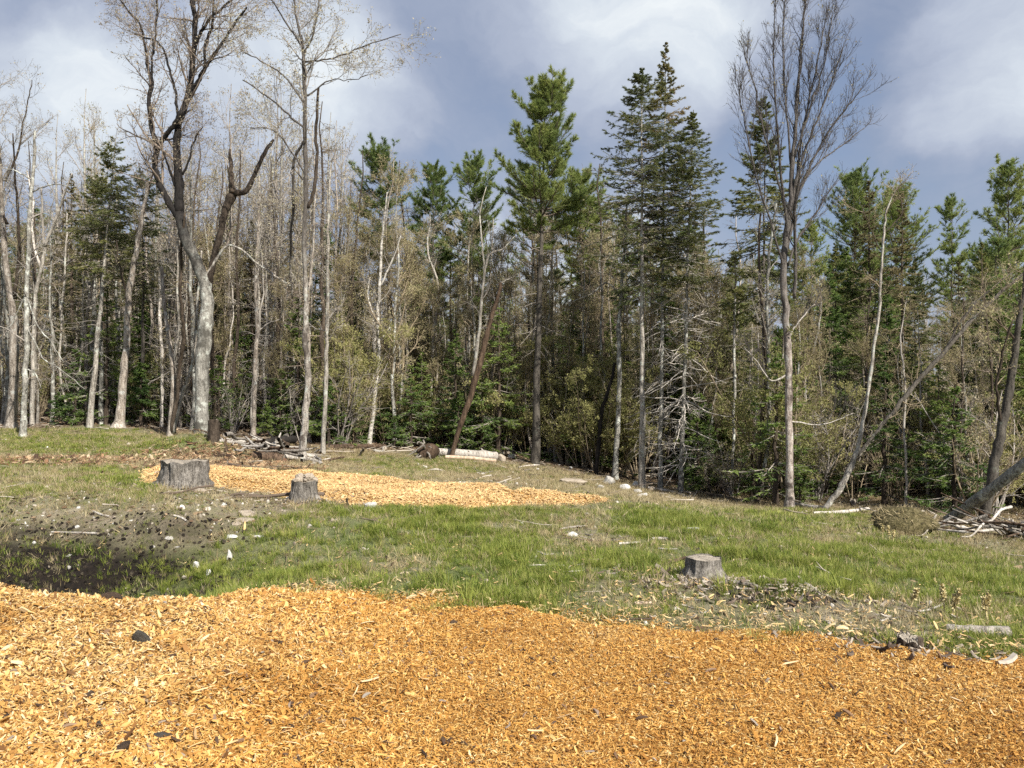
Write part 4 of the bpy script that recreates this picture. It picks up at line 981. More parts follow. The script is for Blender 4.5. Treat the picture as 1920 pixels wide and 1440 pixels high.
def conifer(name, label, H, prof, r0, seed, kind='spruce', needle='needle_spruce', bark='bark_pine', nbr=90, nlet=14, nn=14, dead=0, dead_lo=.12, dead_hi=None, bend=(0, 0), flag=(0, 0), whorl=.0, loc=(0, 0, 0), group=None,
            dead_len=1.0, dead_mat='dead_grey', nl=(.085, .0165), crown_taper=True, cat='tree', lean=0.0):
    """prof: list of (height m, radius m) of the living crown, base first"""
    r = np.random.default_rng(seed); root = thing(name, label, cat, loc, group)
    m = 18; t = np.linspace(0, 1, m)
    X = bend[0] * np.sin(t * np.pi) + lean * t * H; Y = bend[1] * np.sin(t * np.pi * .9)
    TP = np.stack([X, Y, t * H - .0], 1); TR = np.maximum(r0 * (1 - t) ** .85 * (1 + .25 * np.exp(-t * 30)), .012)
    TP[1:-1, :2] += r.normal(0, .015, (m - 2, 2))
    b = MB(); b.tubes(np.concatenate([[TP[0] - UP * .3], TP]), np.concatenate([[TR[0] * 1.1], knob(TR, r, .03)]), 12); part('trunk', b.mesh('trunk'), M[bark], root)
    hs = np.array([p[0] for p in prof]); rs = np.array([p[1] for p in prof])
    at = lambda h: np.stack([np.interp(h, TP[:, 2], TP[:, 0]), np.interp(h, TP[:, 2], TP[:, 1]), h], -1)
    h = r.uniform(0, 1, nbr) ** .85 * (hs[-1] - hs[0]) + hs[0]
    if whorl: h = np.clip(np.round(h / whorl) * whorl + r.normal(0, whorl * .12, nbr), hs[0], hs[-1] - .05)
    rad = np.interp(h, hs, rs) * (r.uniform(.42, 1.38, nbr) if kind == 'pine' else r.uniform(.6, 1.22, nbr)); az = r.uniform(0, 6.283, nbr)
    f = (h - hs[0]) / (hs[-1] - hs[0])
    if kind == 'pine': el = np.radians(2 + 48 * f ** 1.5 + r.normal(0, 8, nbr)); curve = .10
    else: el = np.radians(-20 + 42 * f ** 2.0 + r.normal(0, 6, nbr)); curve = .055
    dr = np.stack([np.cos(az) * np.cos(el) + flag[0], np.sin(az) * np.cos(el) + flag[1], np.sin(el)], 1); dr = unit(dr)
    mb_ = 7; BP = np.empty((nbr, mb_, 3)); BP[:, 0] = at(h); Lb = np.maximum(rad / np.maximum(np.cos(el), .5), .06 if kind != 'pine' else .2)
    for q in range(1, mb_):
        dr = unit(dr + r.normal(0, .06, (nbr, 3)) + UP * curve); BP[:, q] = BP[:, q - 1] + dr * (Lb / (mb_ - 1))[:, None]
    BR = np.maximum(np.minimum(Lb * .014, np.interp(h, TP[:, 2], TR) * .5), .005)[:, None] * np.linspace(1, .3, mb_)
    wood = MB(); wood.tubes(BP, BR, 5)
    # side shoots
    idx = np.repeat(np.arange(nbr), nlet); K = len(idx); tt = r.uniform(.22 if kind == 'pine' else .12, 1., K) * (mb_ - 1) * .999; i = tt.astype(int); fr = (tt - i)[:, None]
    p0 = BP[idx, i] * (1 - fr) + BP[idx, i + 1] * fr; tan = unit(BP[idx, i + 1] - BP[idx, i]); lat = unit(np.cross(tan, UP)) * r.choice([-1, 1], K)[:, None]
    a = np.radians(r.normal(48, 14, K))[:, None]; d2 = unit(np.cos(a) * tan + np.sin(a) * lat + r.normal(0, .22, (K, 3)) + UP * (.18 if kind == 'pine' else -.12))
    tn = tt / (mb_ - 1); L2 = np.maximum(Lb[idx] * .42 * (1.08 - tn) * r.uniform(.6, 1.2, K), .03 if kind != 'pine' else .14)
    P2 = np.stack([p0, p0 + d2 * L2[:, None] + UP * (L2 * (.10 if kind == 'pine' else -.05))[:, None]], 1)
    wood.tubes(P2, np.stack([L2 * .012 + .003, np.full(K, .002)], 1), 3)
    part('branches', wood.mesh('branches'), M[dead_mat if kind != 'pine' else 'twig_brown'], root)
    # needles
    nd = MB(); ii = np.repeat(np.arange(K), nn); n = len(ii)
    u = r.uniform(.25 if kind == 'pine' else .0, 1.02, n)[:, None]; p = P2[ii, 0] * (1 - u) + P2[ii, 1] * u; ax = d2[ii]
    if kind == 'pine':
        dd = unit(ax * .9 + r.normal(0, .55, (n, 3)) + UP * .12); ln = nl[0] * r.uniform(.7, 1.3, n)
    else:
        dd = unit(ax * .75 + r.normal(0, .5, (n, 3)) * np.array([1, 1, .55])); ln = nl[0] * r.uniform(.6, 1.3, n)
    ln = ln * np.clip(.35 + Lb[idx][ii] / 1.0, .35, 1); nd.blades(p, dd, ln, nl[1] * r.uniform(.7, 1.3, n), r)
    # leader
    n = 60; zz = hs[-1] - .05 - r.uniform(0, .7, n); p = at(zz); dd = unit(r.normal(0, .45, (n, 3)) + UP); nd.blades(p, dd, np.full(n, nl[0] * (1.3 if kind == 'pine' else .7)), np.full(n, nl[1]), r)
    part('crown', nd.mesh('crown', False), M[needle], root)
    if dead:
        hi = dead_hi or hs[0] + .15 * (hs[-1] - hs[0]); hh = r.uniform(dead_lo * H, hi, dead); az = r.uniform(0, 6.283, dead); el = np.radians(r.normal(2, 14, dead))
        D = np.stack([np.cos(az) * np.cos(el), np.sin(az) * np.cos(el), np.sin(el)], 1); mm = 7; Q = np.empty((dead, mm, 3)); Q[:, 0] = at(hh); ln = dead_len * r.uniform(.3, 1.25, dead)
        for q in range(1, mm): D = unit(D + r.normal(0, .1, (dead, 3)) + UP * (-.16 if q < 4 else .10)); Q[:, q] = Q[:, q - 1] + D * (ln / (mm - 1))[:, None]
        rr_ = np.maximum(ln * .014, .009)[:, None] * np.linspace(1, .3, mm); w = MB(); w.tubes(Q, rr_, 4)
        Q2, R2, _ = grow(Q, rr_, np.full(dead, 4), .32 * dead_len, (50, 15), -.06, 4, r, .3, 1., .6); w.tubes(Q2, R2, 3)
        part('dead_branches', w.mesh('dead_branches'), M[dead_mat], root)
    return root
def at_px(px, d): x = (px - 960) / F * d; return np.array([x, d, gz(x, d)])
def hero_conifer(name, label, px, d, top, widths, tw, seed, **kw):
    """top: photo y of the tip; widths: (photo y, half width px) of the crown from its foot up; tw: trunk width px"""
    p = at_px(px, d); h = lambda py: CAMZ - (py - HOR) / F * d - p[2]
    return conifer(name, label, h(top), [(h(py), w * d / F) for py, w in widths], tw * d / F * .33, seed, loc=p, **kw)

# ------------------------------------------------------------------ the trees one can tell apart at the edge of the clearing
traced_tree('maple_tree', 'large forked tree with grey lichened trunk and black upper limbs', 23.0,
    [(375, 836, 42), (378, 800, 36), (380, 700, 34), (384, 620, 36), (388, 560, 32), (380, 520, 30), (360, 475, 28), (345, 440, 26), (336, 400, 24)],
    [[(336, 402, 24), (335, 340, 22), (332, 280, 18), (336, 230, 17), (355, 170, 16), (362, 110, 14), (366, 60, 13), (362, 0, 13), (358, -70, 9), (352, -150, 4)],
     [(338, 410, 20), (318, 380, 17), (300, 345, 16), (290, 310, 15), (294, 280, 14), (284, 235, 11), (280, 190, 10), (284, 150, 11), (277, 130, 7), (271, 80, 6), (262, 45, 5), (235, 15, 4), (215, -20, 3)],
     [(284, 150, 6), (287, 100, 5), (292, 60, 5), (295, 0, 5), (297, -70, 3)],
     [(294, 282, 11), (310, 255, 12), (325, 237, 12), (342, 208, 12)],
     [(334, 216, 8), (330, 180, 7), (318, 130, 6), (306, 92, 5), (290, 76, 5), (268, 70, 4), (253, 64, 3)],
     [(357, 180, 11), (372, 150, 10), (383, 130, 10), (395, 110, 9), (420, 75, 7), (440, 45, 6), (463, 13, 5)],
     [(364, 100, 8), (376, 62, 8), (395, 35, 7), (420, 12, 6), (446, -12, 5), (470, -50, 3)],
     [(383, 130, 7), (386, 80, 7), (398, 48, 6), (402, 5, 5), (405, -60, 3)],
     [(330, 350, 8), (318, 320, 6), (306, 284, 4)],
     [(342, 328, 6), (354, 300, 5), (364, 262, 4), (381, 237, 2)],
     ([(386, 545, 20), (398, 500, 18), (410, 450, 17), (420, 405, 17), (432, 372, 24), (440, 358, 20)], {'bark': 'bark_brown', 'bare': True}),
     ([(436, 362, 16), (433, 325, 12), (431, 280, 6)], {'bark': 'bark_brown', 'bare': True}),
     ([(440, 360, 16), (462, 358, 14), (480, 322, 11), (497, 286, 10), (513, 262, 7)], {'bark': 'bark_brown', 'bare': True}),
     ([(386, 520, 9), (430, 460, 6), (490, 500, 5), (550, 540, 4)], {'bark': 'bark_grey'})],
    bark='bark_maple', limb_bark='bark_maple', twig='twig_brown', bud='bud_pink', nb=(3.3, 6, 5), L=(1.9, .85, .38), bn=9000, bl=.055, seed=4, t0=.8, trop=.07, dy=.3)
traced_tree('multi_stem_tree', 'clump of three thin crooked pale stems beside the large forked tree', 25.0, [(318, 820, 15), (322, 760, 12), (325, 700, 11), (320, 640, 10), (310, 580, 9), (302, 500, 9)],
    [([(322, 812, 11), (332, 740, 10), (338, 680, 10), (344, 640, 11), (342, 600, 9), (338, 540, 8), (341, 455, 7), (346, 400, 5)], {'bark': 'bark_brown'}), ([(326, 812, 10), (338, 755, 9), (352, 710, 9), (364, 670, 8), (369, 610, 8), (372, 540, 6), (378, 470, 4)], {'bark': 'bark_grey'})],
    bark='bark_beige', twig='twig_brown', nb=(1.3, 4, 3), L=(.8, .5, .3), seed=8, t0=.3)
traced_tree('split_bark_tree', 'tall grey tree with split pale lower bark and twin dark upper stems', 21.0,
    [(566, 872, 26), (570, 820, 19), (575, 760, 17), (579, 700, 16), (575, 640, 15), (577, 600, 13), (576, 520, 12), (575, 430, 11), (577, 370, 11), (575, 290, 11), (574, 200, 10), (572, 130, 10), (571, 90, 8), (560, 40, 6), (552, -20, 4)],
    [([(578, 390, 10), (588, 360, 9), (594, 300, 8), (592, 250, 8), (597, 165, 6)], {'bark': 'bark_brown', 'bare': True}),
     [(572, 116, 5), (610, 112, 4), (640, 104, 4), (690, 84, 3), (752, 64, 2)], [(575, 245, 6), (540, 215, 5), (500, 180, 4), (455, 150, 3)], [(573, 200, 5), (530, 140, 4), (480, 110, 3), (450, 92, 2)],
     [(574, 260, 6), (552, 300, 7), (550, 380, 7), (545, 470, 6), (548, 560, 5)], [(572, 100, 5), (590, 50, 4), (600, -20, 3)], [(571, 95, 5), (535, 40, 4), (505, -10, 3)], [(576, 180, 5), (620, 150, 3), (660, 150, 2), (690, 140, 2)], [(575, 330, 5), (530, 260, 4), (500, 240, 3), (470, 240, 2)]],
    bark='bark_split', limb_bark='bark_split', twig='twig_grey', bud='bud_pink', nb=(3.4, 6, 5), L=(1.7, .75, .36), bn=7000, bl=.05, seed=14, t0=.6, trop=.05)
traced_tree('grey_sapling_tree', 'slim straight grey tree just behind the split-bark tree', 24.0, [(605, 852, 13), (609, 760, 11), (611, 680, 10), (613, 600, 9), (616, 500, 8), (618, 400, 7), (622, 300, 4)], bark='bark_grey', nb=(2.2, 4, 4), L=(1.1, .6, .3), seed=18, t0=.25, bud='bud_pink', bn=700)
traced_tree('dead_tree', 'slender dead grey tree with drooping bare branches in front of the thick beige trunk', 23.5, [(43, 818, 17), (45, 760, 14), (48, 700, 13), (50, 600, 12), (53, 500, 10), (58, 400, 9), (63, 320, 8), (66, 245, 6)],
    [[(52, 560, 4), (70, 610, 3), (95, 640, 3), (120, 680, 2)], [(50, 610, 4), (80, 670, 3), (110, 690, 2), (160, 730, 2)], [(47, 690, 4), (65, 700, 3), (78, 730, 2)], [(53, 540, 4), (30, 590, 3), (5, 640, 2)], [(60, 360, 4), (100, 345, 3), (135, 350, 2)], [(62, 340, 4), (30, 320, 3), (0, 315, 2)]],
    bark='bark_lichen', twig='twig_grey', nb=(2.6, 4, 3), L=(1.0, .5, .25), trop=-.02, seed=21, t0=.3)
traced_tree('thick_tree', 'thick beige trunk with flaking bark behind the slender dead tree', 26.5, [(20, 792, 30), (25, 740, 23), (28, 680, 22), (30, 610, 20), (24, 560, 16), (16, 480, 14), (12, 400, 12), (8, 320, 10), (4, 240, 8), (-4, 160, 5)],
    [[(28, 560, 9), (36, 480, 8), (34, 400, 7), (28, 330, 5), (24, 250, 3)], [(14, 420, 7), (-20, 340, 6), (-40, 250, 4)], [(10, 340, 6), (35, 280, 5), (50, 200, 3), (60, 150, 2)]], bark='bark_beige', limb_bark='bark_brown', twig='twig_grey', nb=(2.6, 5, 5), L=(1.5, .75, .35), seed=24, t0=.55, bud='bud_pink', bn=1200, trop=.06)
traced_tree('white_forked_tree', 'white barked tree with forked upper stems behind the slender dead tree', 28.5, [(60, 790, 11), (62, 700, 10), (63, 620, 10), (66, 560, 9), (76, 500, 9), (84, 460, 9)],
    [[(84, 462, 7), (80, 420, 6), (79, 380, 5), (77, 350, 4)], [(84, 462, 8), (100, 425, 7), (112, 390, 6), (122, 360, 5), (135, 325, 3)], [(76, 500, 6), (60, 440, 6), (62, 380, 5), (50, 320, 3)]], bark='bark_grey', limb_bark='dead_white', twig='twig_grey', nb=(1.6, 4, 3), L=(.8, .45, .25), seed=26, t0=.5)
traced_tree('beige_tree', 'beige flaky tree with wide foot and dark leaning upper stem', 27.5, [(222, 802, 32), (226, 770, 22), (232, 700, 19), (236, 640, 17), (237, 580, 15), (246, 510, 14), (258, 440, 12), (266, 390, 10), (276, 340, 6)],
    [[(258, 440, 8), (272, 380, 6), (285, 330, 4), (300, 280, 2)], [(240, 560, 6), (224, 500, 5), (218, 450, 3)]], bark='bark_beige', limb_bark='bark_brown', twig='twig_brown', nb=(2.4, 4, 4), L=(1.0, .6, .3), seed=29, t0=.35, bud='leaf_tan', bn=900)
traced_tree('birch_tree', 'slender white birch with a gently curving stem below the flat-topped pine', 28.5, [(692, 828, 11), (700, 770, 11), (706, 720, 10), (712, 660, 9), (710, 590, 9), (713, 530, 8), (718, 440, 6), (726, 360, 3)],
    [[(712, 540, 5), (735, 490, 4), (752, 440, 2)], [(711, 610, 4), (690, 560, 4), (694, 520, 2)], [(712, 640, 4), (740, 600, 2)]], bark='bark_birch', twig='twig_grey', nb=(2.6, 5, 4), L=(1.1, .6, .3), seed=31, t0=.35, bud='bud_pink', bn=1300)
traced_tree('leaning_snag', 'dark brown barkless snag leaning to a broken top over young firs', 26.5, [(846, 842, 12), (858, 810, 13), (876, 760, 15), (890, 710, 16), (905, 655, 15), (918, 600, 12), (930, 560, 10), (938, 530, 8)],
    [([(886, 705, 10), (896, 640, 9), (902, 580, 8), (908, 520, 7), (916, 480, 6), (945, 465, 4), (965, 443, 2)], {'bark': 'bark_grey'}), [(908, 520, 5), (905, 460, 4), (900, 400, 3), (912, 350, 2)], [(938, 532, 4), (960, 520, 2)]], bark='dead_brown', limb_bark='bark_grey', nb=(1.5, 4, 4), L=(.9, .5, .3), seed=33, t0=.6, twig='twig_grey')
traced_tree('grey_trunk_tree', 'straight pale grey tree crossed by a dark leaning pole', 26.0, [(1153, 892, 15), (1157, 800, 13), (1160, 700, 12), (1160, 620, 11), (1166, 540, 9), (1172, 460, 7), (1176, 380, 4)], [[(1164, 560, 5), (1140, 530, 4), (1110, 550, 3), (1060, 570, 2)], [(1168, 520, 4), (1200, 480, 2)]], bark='bark_lichen', seed=36, nb=(2, 4, 4), L=(1.0, .6, .3), t0=.4, bud='leaf_tan', bn=600)
traced_tree('leaning_pole', 'short dark dead pole leaning on the straight pale grey tree', 26.3, [(1117, 812, 11), (1128, 775, 11), (1142, 725, 9), (1153, 680, 8)], bark='bark_dark', seed=37)
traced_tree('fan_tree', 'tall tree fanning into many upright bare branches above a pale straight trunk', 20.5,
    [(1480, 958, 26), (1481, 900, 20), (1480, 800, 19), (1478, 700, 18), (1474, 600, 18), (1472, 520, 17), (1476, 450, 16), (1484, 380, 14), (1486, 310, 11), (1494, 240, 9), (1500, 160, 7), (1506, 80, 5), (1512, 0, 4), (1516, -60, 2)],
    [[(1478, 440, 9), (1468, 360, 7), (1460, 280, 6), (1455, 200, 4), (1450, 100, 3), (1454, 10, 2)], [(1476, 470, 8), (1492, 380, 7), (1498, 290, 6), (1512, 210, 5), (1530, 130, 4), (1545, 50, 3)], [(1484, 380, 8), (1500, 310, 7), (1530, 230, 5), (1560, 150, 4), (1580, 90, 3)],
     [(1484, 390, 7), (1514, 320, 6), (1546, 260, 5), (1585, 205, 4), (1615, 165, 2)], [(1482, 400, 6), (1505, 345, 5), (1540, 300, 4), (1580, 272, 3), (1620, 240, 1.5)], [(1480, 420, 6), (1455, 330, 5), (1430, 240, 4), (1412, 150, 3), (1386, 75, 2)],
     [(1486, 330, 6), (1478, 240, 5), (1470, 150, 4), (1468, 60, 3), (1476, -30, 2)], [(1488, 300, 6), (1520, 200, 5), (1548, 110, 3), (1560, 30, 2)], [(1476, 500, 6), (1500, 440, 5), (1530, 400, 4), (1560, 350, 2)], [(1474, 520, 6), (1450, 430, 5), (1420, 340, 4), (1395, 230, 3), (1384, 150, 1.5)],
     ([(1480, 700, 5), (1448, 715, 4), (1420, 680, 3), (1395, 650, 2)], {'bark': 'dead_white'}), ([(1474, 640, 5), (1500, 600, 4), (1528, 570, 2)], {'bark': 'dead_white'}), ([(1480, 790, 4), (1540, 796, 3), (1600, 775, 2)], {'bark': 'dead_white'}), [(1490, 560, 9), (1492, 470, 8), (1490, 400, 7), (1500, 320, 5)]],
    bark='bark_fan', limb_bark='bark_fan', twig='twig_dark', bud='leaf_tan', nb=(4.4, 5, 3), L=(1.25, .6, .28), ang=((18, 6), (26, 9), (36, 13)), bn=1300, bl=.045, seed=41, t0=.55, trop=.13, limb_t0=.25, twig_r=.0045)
traced_tree('twin_stem_tree', 'two pale thin stems standing together behind the fan-shaped tree', 22.5, [(1418, 948, 13), (1424, 880, 10), (1430, 780, 9), (1436, 700, 9), (1432, 600, 8), (1424, 500, 7), (1426, 400, 5)],
    [([(1424, 905, 8), (1438, 850, 11), (1442, 760, 10), (1440, 660, 9), (1438, 560, 8), (1444, 470, 7), (1456, 380, 4)], {'bark': 'bark_lichen'})], bark='bark_brown', limb_bark='bark_lichen', nb=(2, 4, 4), L=(1.1, .6, .3), seed=43, t0=.4, bud='leaf_tan', bn=500)
traced_tree('leaning_tree', 'thin bowed tree rising from a thick dark leaning foot near the charred stump', 19.5, [(1543, 962, 13), (1568, 925, 15), (1592, 880, 14), (1606, 845, 12), (1616, 790, 10), (1628, 720, 9), (1640, 640, 8), (1649, 550, 7), (1653, 480, 6), (1655, 420, 5), (1664, 380, 4), (1682, 345, 2)],
    [([(1600, 862, 9), (1640, 815, 7), (1680, 765, 11), (1720, 715, 12), (1770, 660, 11), (1820, 605, 9), (1880, 545, 8), (1950, 490, 5)], {'dy': -.8, 'bark': 'bark_pine'}), ([(1770, 660, 6), (1810, 590, 6), (1850, 550, 4), (1900, 510, 3)], {'dy': -.3, 'bark': 'bark_pine'}), ([(1655, 440, 3), (1690, 400, 3), (1682, 350, 2)], {}), ([(1652, 470, 3), (1620, 400, 2), (1610, 370, 1)], {})],
    bark='bark_grey', limb_bark='bark_brown', nb=(2.2, 4, 3), L=(.8, .5, .25), seed=45, t0=.55, twig='twig_tan', bud='leaf_tan', bn=500, bl=.04)
traced_tree('dark_leaning_tree', 'dark smooth tree curving up beside the brush pile and propped log', 16.5, [(1842, 992, 32), (1848, 950, 26), (1862, 880, 24), (1876, 820, 23), (1890, 750, 20), (1900, 690, 18), (1908, 630, 16), (1918, 570, 13), (1926, 500, 10), (1934, 430, 7)],
    [[(1878, 800, 9), (1868, 730, 7), (1880, 660, 6), (1900, 600, 4)], [(1906, 640, 6), (1870, 600, 4), (1840, 590, 2)]], bark='bark_pine', limb_bark='bark_brown', nb=(2.2, 5, 4), L=(1.0, .6, .3), seed=47, t0=.45, twig='twig_tan', bud='leaf_tan', bn=700)
for k, (pts, d, bk, lab) in enumerate([
    ([(475, 822, 12), (476, 720, 11), (480, 620, 10), (478, 520, 8), (482, 420, 6), (486, 330, 4)], 26.5, 'bark_beige', 'straight beige tree rising behind the dark rotting logs'),
    ([(303, 797, 8), (304, 700, 8), (302, 600, 8), (300, 505, 7)], 29, 'dead_white', 'bleached broken pole between the clump of stems and the beige flaky tree'),
    ([(440, 812, 9), (438, 700, 9), (446, 600, 8), (442, 500, 7), (448, 380, 5), (450, 280, 3)], 30, 'bark_brown', 'thin brown tree close behind the mossy stump'),
    ([(492, 790, 8), (494, 700, 8), (500, 620, 7), (498, 520, 6), (500, 420, 5), (505, 320, 3)], 33, 'dead_white', 'thin pale tree standing among brown poles behind the brush heap'),
    ([(806, 840, 8), (808, 740, 8), (812, 640, 7), (820, 540, 6), (800, 470, 5), (806, 400, 3)], 31, 'bark_grey', 'thin pale tree with a kinked upper stem near the root wad'),
    ([(1372, 915, 8), (1374, 820, 7), (1376, 720, 7), (1375, 640, 6), (1377, 560, 5), (1380, 470, 3)], 25, 'bark_lichen', 'thin straight pole standing between the spruces and the fan-shaped tree'),
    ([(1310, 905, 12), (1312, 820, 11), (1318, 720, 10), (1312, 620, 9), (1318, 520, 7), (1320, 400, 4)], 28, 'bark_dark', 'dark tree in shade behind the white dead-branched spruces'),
    ([(1698, 950, 7), (1700, 880, 6), (1696, 800, 6), (1700, 720, 5), (1692, 640, 4), (1700, 560, 2)], 20.5, 'dead_white', 'pale many-branched sapling behind the mossy mound'),
    ([(1800, 960, 6), (1798, 860, 6), (1802, 760, 5), (1800, 660, 4), (1806, 560, 3)], 20, 'bark_brown', 'thin brown sapling near the propped log'),
    ([(880, 850, 7), (874, 740, 7), (880, 640, 6), (876, 540, 5), (882, 440, 3)], 33, 'bark_grey', 'thin grey tree deep behind the leaning snag'),
    ([(655, 830, 7), (652, 730, 7), (650, 640, 6), (655, 540, 5), (652, 440, 4), (658, 340, 2)], 31, 'bark_brown', 'thin brown tree between the slim grey tree and the birch'),
    ([(1030, 855, 7), (1026, 760, 7), (1032, 660, 6), (1036, 560, 5), (1030, 470, 3)], 32, 'bark_beige', 'thin beige tree just behind the tall pine'),
    ([(130, 790, 6), (112, 690, 6), (116, 590, 5), (122, 490, 5), (126, 400, 3)], 31, 'bark_grey', 'thin bowed grey tree between the dead tree and the twin spruce'),
    ([(1536, 900, 7), (1506, 780, 7), (1520, 690, 6), (1535, 600, 6), (1540, 540, 4)], 25, 'bark_lichen', 'thin leaning lichened stem behind the fan-shaped tree'),
    ([(700, 828, 8), (698, 740, 8), (702, 660, 8), (699, 600, 7)], 29.5, 'dead_white', 'broken white snag right behind the birch'),
    ([(1230, 905, 8), (1226, 800, 8), (1230, 700, 7), (1222, 600, 6), (1226, 500, 4)], 29, 'bark_brown', 'thin brown tree between the two tallest spruces')]):
    traced_tree('slim_tree', lab, d, pts, bark=bk, twig='twig_tan' if k % 2 else 'twig_grey', nb=(2.2, 5, 4), L=(1.0, .55, .28), seed=60 + k, t0=.28, bud='leaf_tan' if k % 2 else 'bud_pink', bn=700, dy=.2)

hero_conifer('white_pine', 'tall full white pine with bright green tufted crown and long bare trunk', 1003, 27.0, 168, [(480, 56), (440, 84), (400, 92), (350, 74), (310, 70), (285, 52), (240, 66), (215, 44), (190, 32), (172, 14)], 24, 3, kind='pine', needle='needle_pine', nbr=104, nlet=25, nn=48, dead=26, dead_lo=.28, whorl=.62, nl=(.14, .0145), lean=.028, dead_mat='dead_grey')
hero_conifer('spruce_tree', 'broad spruce with rust tinged crown beside the tall pine', 1204, 24.7, 126, [(560, 60), (470, 96), (400, 112), (330, 96), (270, 78), (220, 60), (170, 34), (140, 10), (128, 1)], 19, 5, needle='needle_rust', nbr=180, nlet=15, nn=32, dead=34, dead_lo=.08, nl=(.085, .0165), bark='bark_grey')
hero_conifer('spruce_tree', 'tallest spruce with needle-thin dark spire', 1238, 25.3, 80, [(540, 50), (430, 72), (350, 66), (280, 52), (225, 36), (190, 44), (160, 18), (120, 13), (95, 6), (82, 1)], 14, 6, needle='needle_rust', nbr=160, nlet=14, nn=30, dead=80, dead_lo=.06, nl=(.085, .0165), bark='bark_lichen', lean=.012, dead_mat='dead_white', dead_len=1.2)
hero_conifer('spruce_tree', 'pointed dark spruce with white dead lower branches at the edge of its group', 1276, 24.6, 206, [(540, 50), (470, 72), (400, 80), (340, 68), (290, 46), (250, 24), (225, 9), (208, 1)], 15, 7, needle='needle_spruce', nbr=160, nlet=14, nn=30, dead=120, dead_lo=.07, nl=(.085, .0165), bark='bark_lichen', lean=.034, dead_mat='dead_white', dead_len=1.5)
hero_conifer('spruce_tree', 'dark narrow-topped spruce standing behind the fan-shaped tree', 1428, 24.5, 180, [(600, 60), (520, 76), (440, 80), (370, 66), (300, 40), (240, 28), (205, 16), (182, 2)], 14, 8, needle='needle_spruce', nbr=170, nlet=15, nn=32, dead=30, dead_lo=.1, nl=(.09, .021), lean=.01)
hero_conifer('spruce_tree', 'dark twin-stemmed spruce with wind-swept tip above a pale trunk', 168, 27.7, 262, [(520, 50), (440, 62), (380, 58), (330, 36), (300, 36), (266, 10)], 17, 9, needle='needle_spruce', nbr=120, nlet=14, nn=16, dead=40, dead_lo=.14, nl=(.09, .021), bark='bark_grey', lean=.10 * .9, flag=(.35, 0), whorl=.32)
hero_conifer('spruce_tree', 'stout dark spruce beside the wind-swept spruce', 190, 29.5, 332, [(520, 56), (450, 62), (390, 48), (345, 22), (335, 8)], 13, 10, needle='needle_spruce', nbr=120, nlet=14, nn=16, dead=34, dead_lo=.2, nl=(.09, .021), bark='bark_lichen')
hero_conifer('spruce_tree', 'rusty brown spruce behind the black limbs of the large forked tree', 268, 29.5, 322, [(560, 66), (470, 70), (400, 56), (350, 34), (326, 8)], 12, 12, needle='needle_rust', nbr=130, nlet=14, nn=16, dead=30, dead_lo=.2, nl=(.09, .021))
hero_conifer('white_pine', 'flat-topped pale green pine rising above the birch', 712, 33.0, 295, [(490, 30), (430, 48), (380, 62), (340, 50), (312, 26), (298, 12)], 12, 14, kind='pine', needle='needle_pine', nbr=90, nlet=15, nn=42, dead=20, dead_lo=.3, whorl=.5, nl=(.15, .017))
hero_conifer('white_pine', 'narrow bluish green pine between the flat-topped pine and the open pine', 812, 35.0, 318, [(560, 36), (480, 52), (420, 46), (370, 40), (338, 20), (322, 8)], 11, 15, kind='pine', needle='needle_pine', nbr=84, nlet=15, nn=40, dead=16, dead_lo=.3, whorl=.7, nl=(.15, .017))
hero_conifer('white_pine', 'open layered pine just before the tall full pine', 888, 35.0, 310, [(540, 50), (470, 60), (410, 52), (360, 46), (330, 26), (314, 8)], 12, 16, kind='pine', needle='needle_pine', nbr=84, nlet=15, nn=40, dead=16, dead_lo=.3, whorl=.7, nl=(.15, .017))
hero_conifer('white_pine', 'green pine half hidden behind the tall full pine', 1090, 33.0, 330, [(520, 60), (440, 66), (390, 50), (350, 28), (334, 8)], 13, 17, kind='pine', needle='needle_pine', nbr=95, nlet=15, nn=40, dead=16, dead_lo=.3, whorl=.6, nl=(.15, .017))
hero_conifer('white_pine', 'round-topped olive pine beyond the thin bowed tree', 1602, 40.0, 342, [(600, 70), (520, 84), (450, 72), (400, 52), (360, 28), (346, 12)], 13, 18, kind='pine', needle='needle_pine', nbr=150, nlet=15, nn=25, dead=10, dead_lo=.3, whorl=.5, nl=(.17, .023))
hero_conifer('white_pine', 'broad olive pine joined to the round-topped olive pine', 1680, 41.0, 368, [(620, 70), (540, 80), (470, 66), (420, 48), (385, 26), (372, 10)], 13, 19, kind='pine', needle='needle_pine', nbr=150, nlet=15, nn=25, dead=10, dead_lo=.3, whorl=.5, nl=(.17, .023))
hero_conifer('white_pine', 'small pointed pine standing alone against the sky', 1785, 43.0, 380, [(640, 44), (540, 46), (470, 36), (420, 26), (392, 16), (382, 6)], 10, 20, kind='pine', needle='needle_pine', nbr=90, nlet=13, nn=18, dead=8, dead_lo=.3, whorl=.6, nl=(.18, .03))
hero_conifer('white_pine', 'large layered pine at the end of the skyline', 1890, 37.0, 318, [(640, 80), (560, 84), (470, 66), (400, 48), (350, 30), (322, 10)], 15, 22, kind='pine', needle='needle_pine', nbr=130, nlet=15, nn=19, dead=12, dead_lo=.25, whorl=.7, nl=(.17, .028))
hero_conifer('spruce_tree', 'narrow very dark young spruce in front of the broad olive pine', 1716, 31.0, 490, [(700, 34), (640, 36), (580, 28), (530, 16), (494, 3)], 9, 23, needle='needle_spruce', nbr=130, nlet=13, nn=18, dead=8, dead_lo=.2, nl=(.09, .025))
hero_conifer('spruce_tree', 'dark spruce in shade behind the thin bowed tree', 1560, 29.0, 560, [(880, 62), (780, 66), (690, 48), (620, 26), (566, 4)], 10, 24, needle='needle_fir', nbr=150, nlet=14, nn=18, nl=(.09, .025))
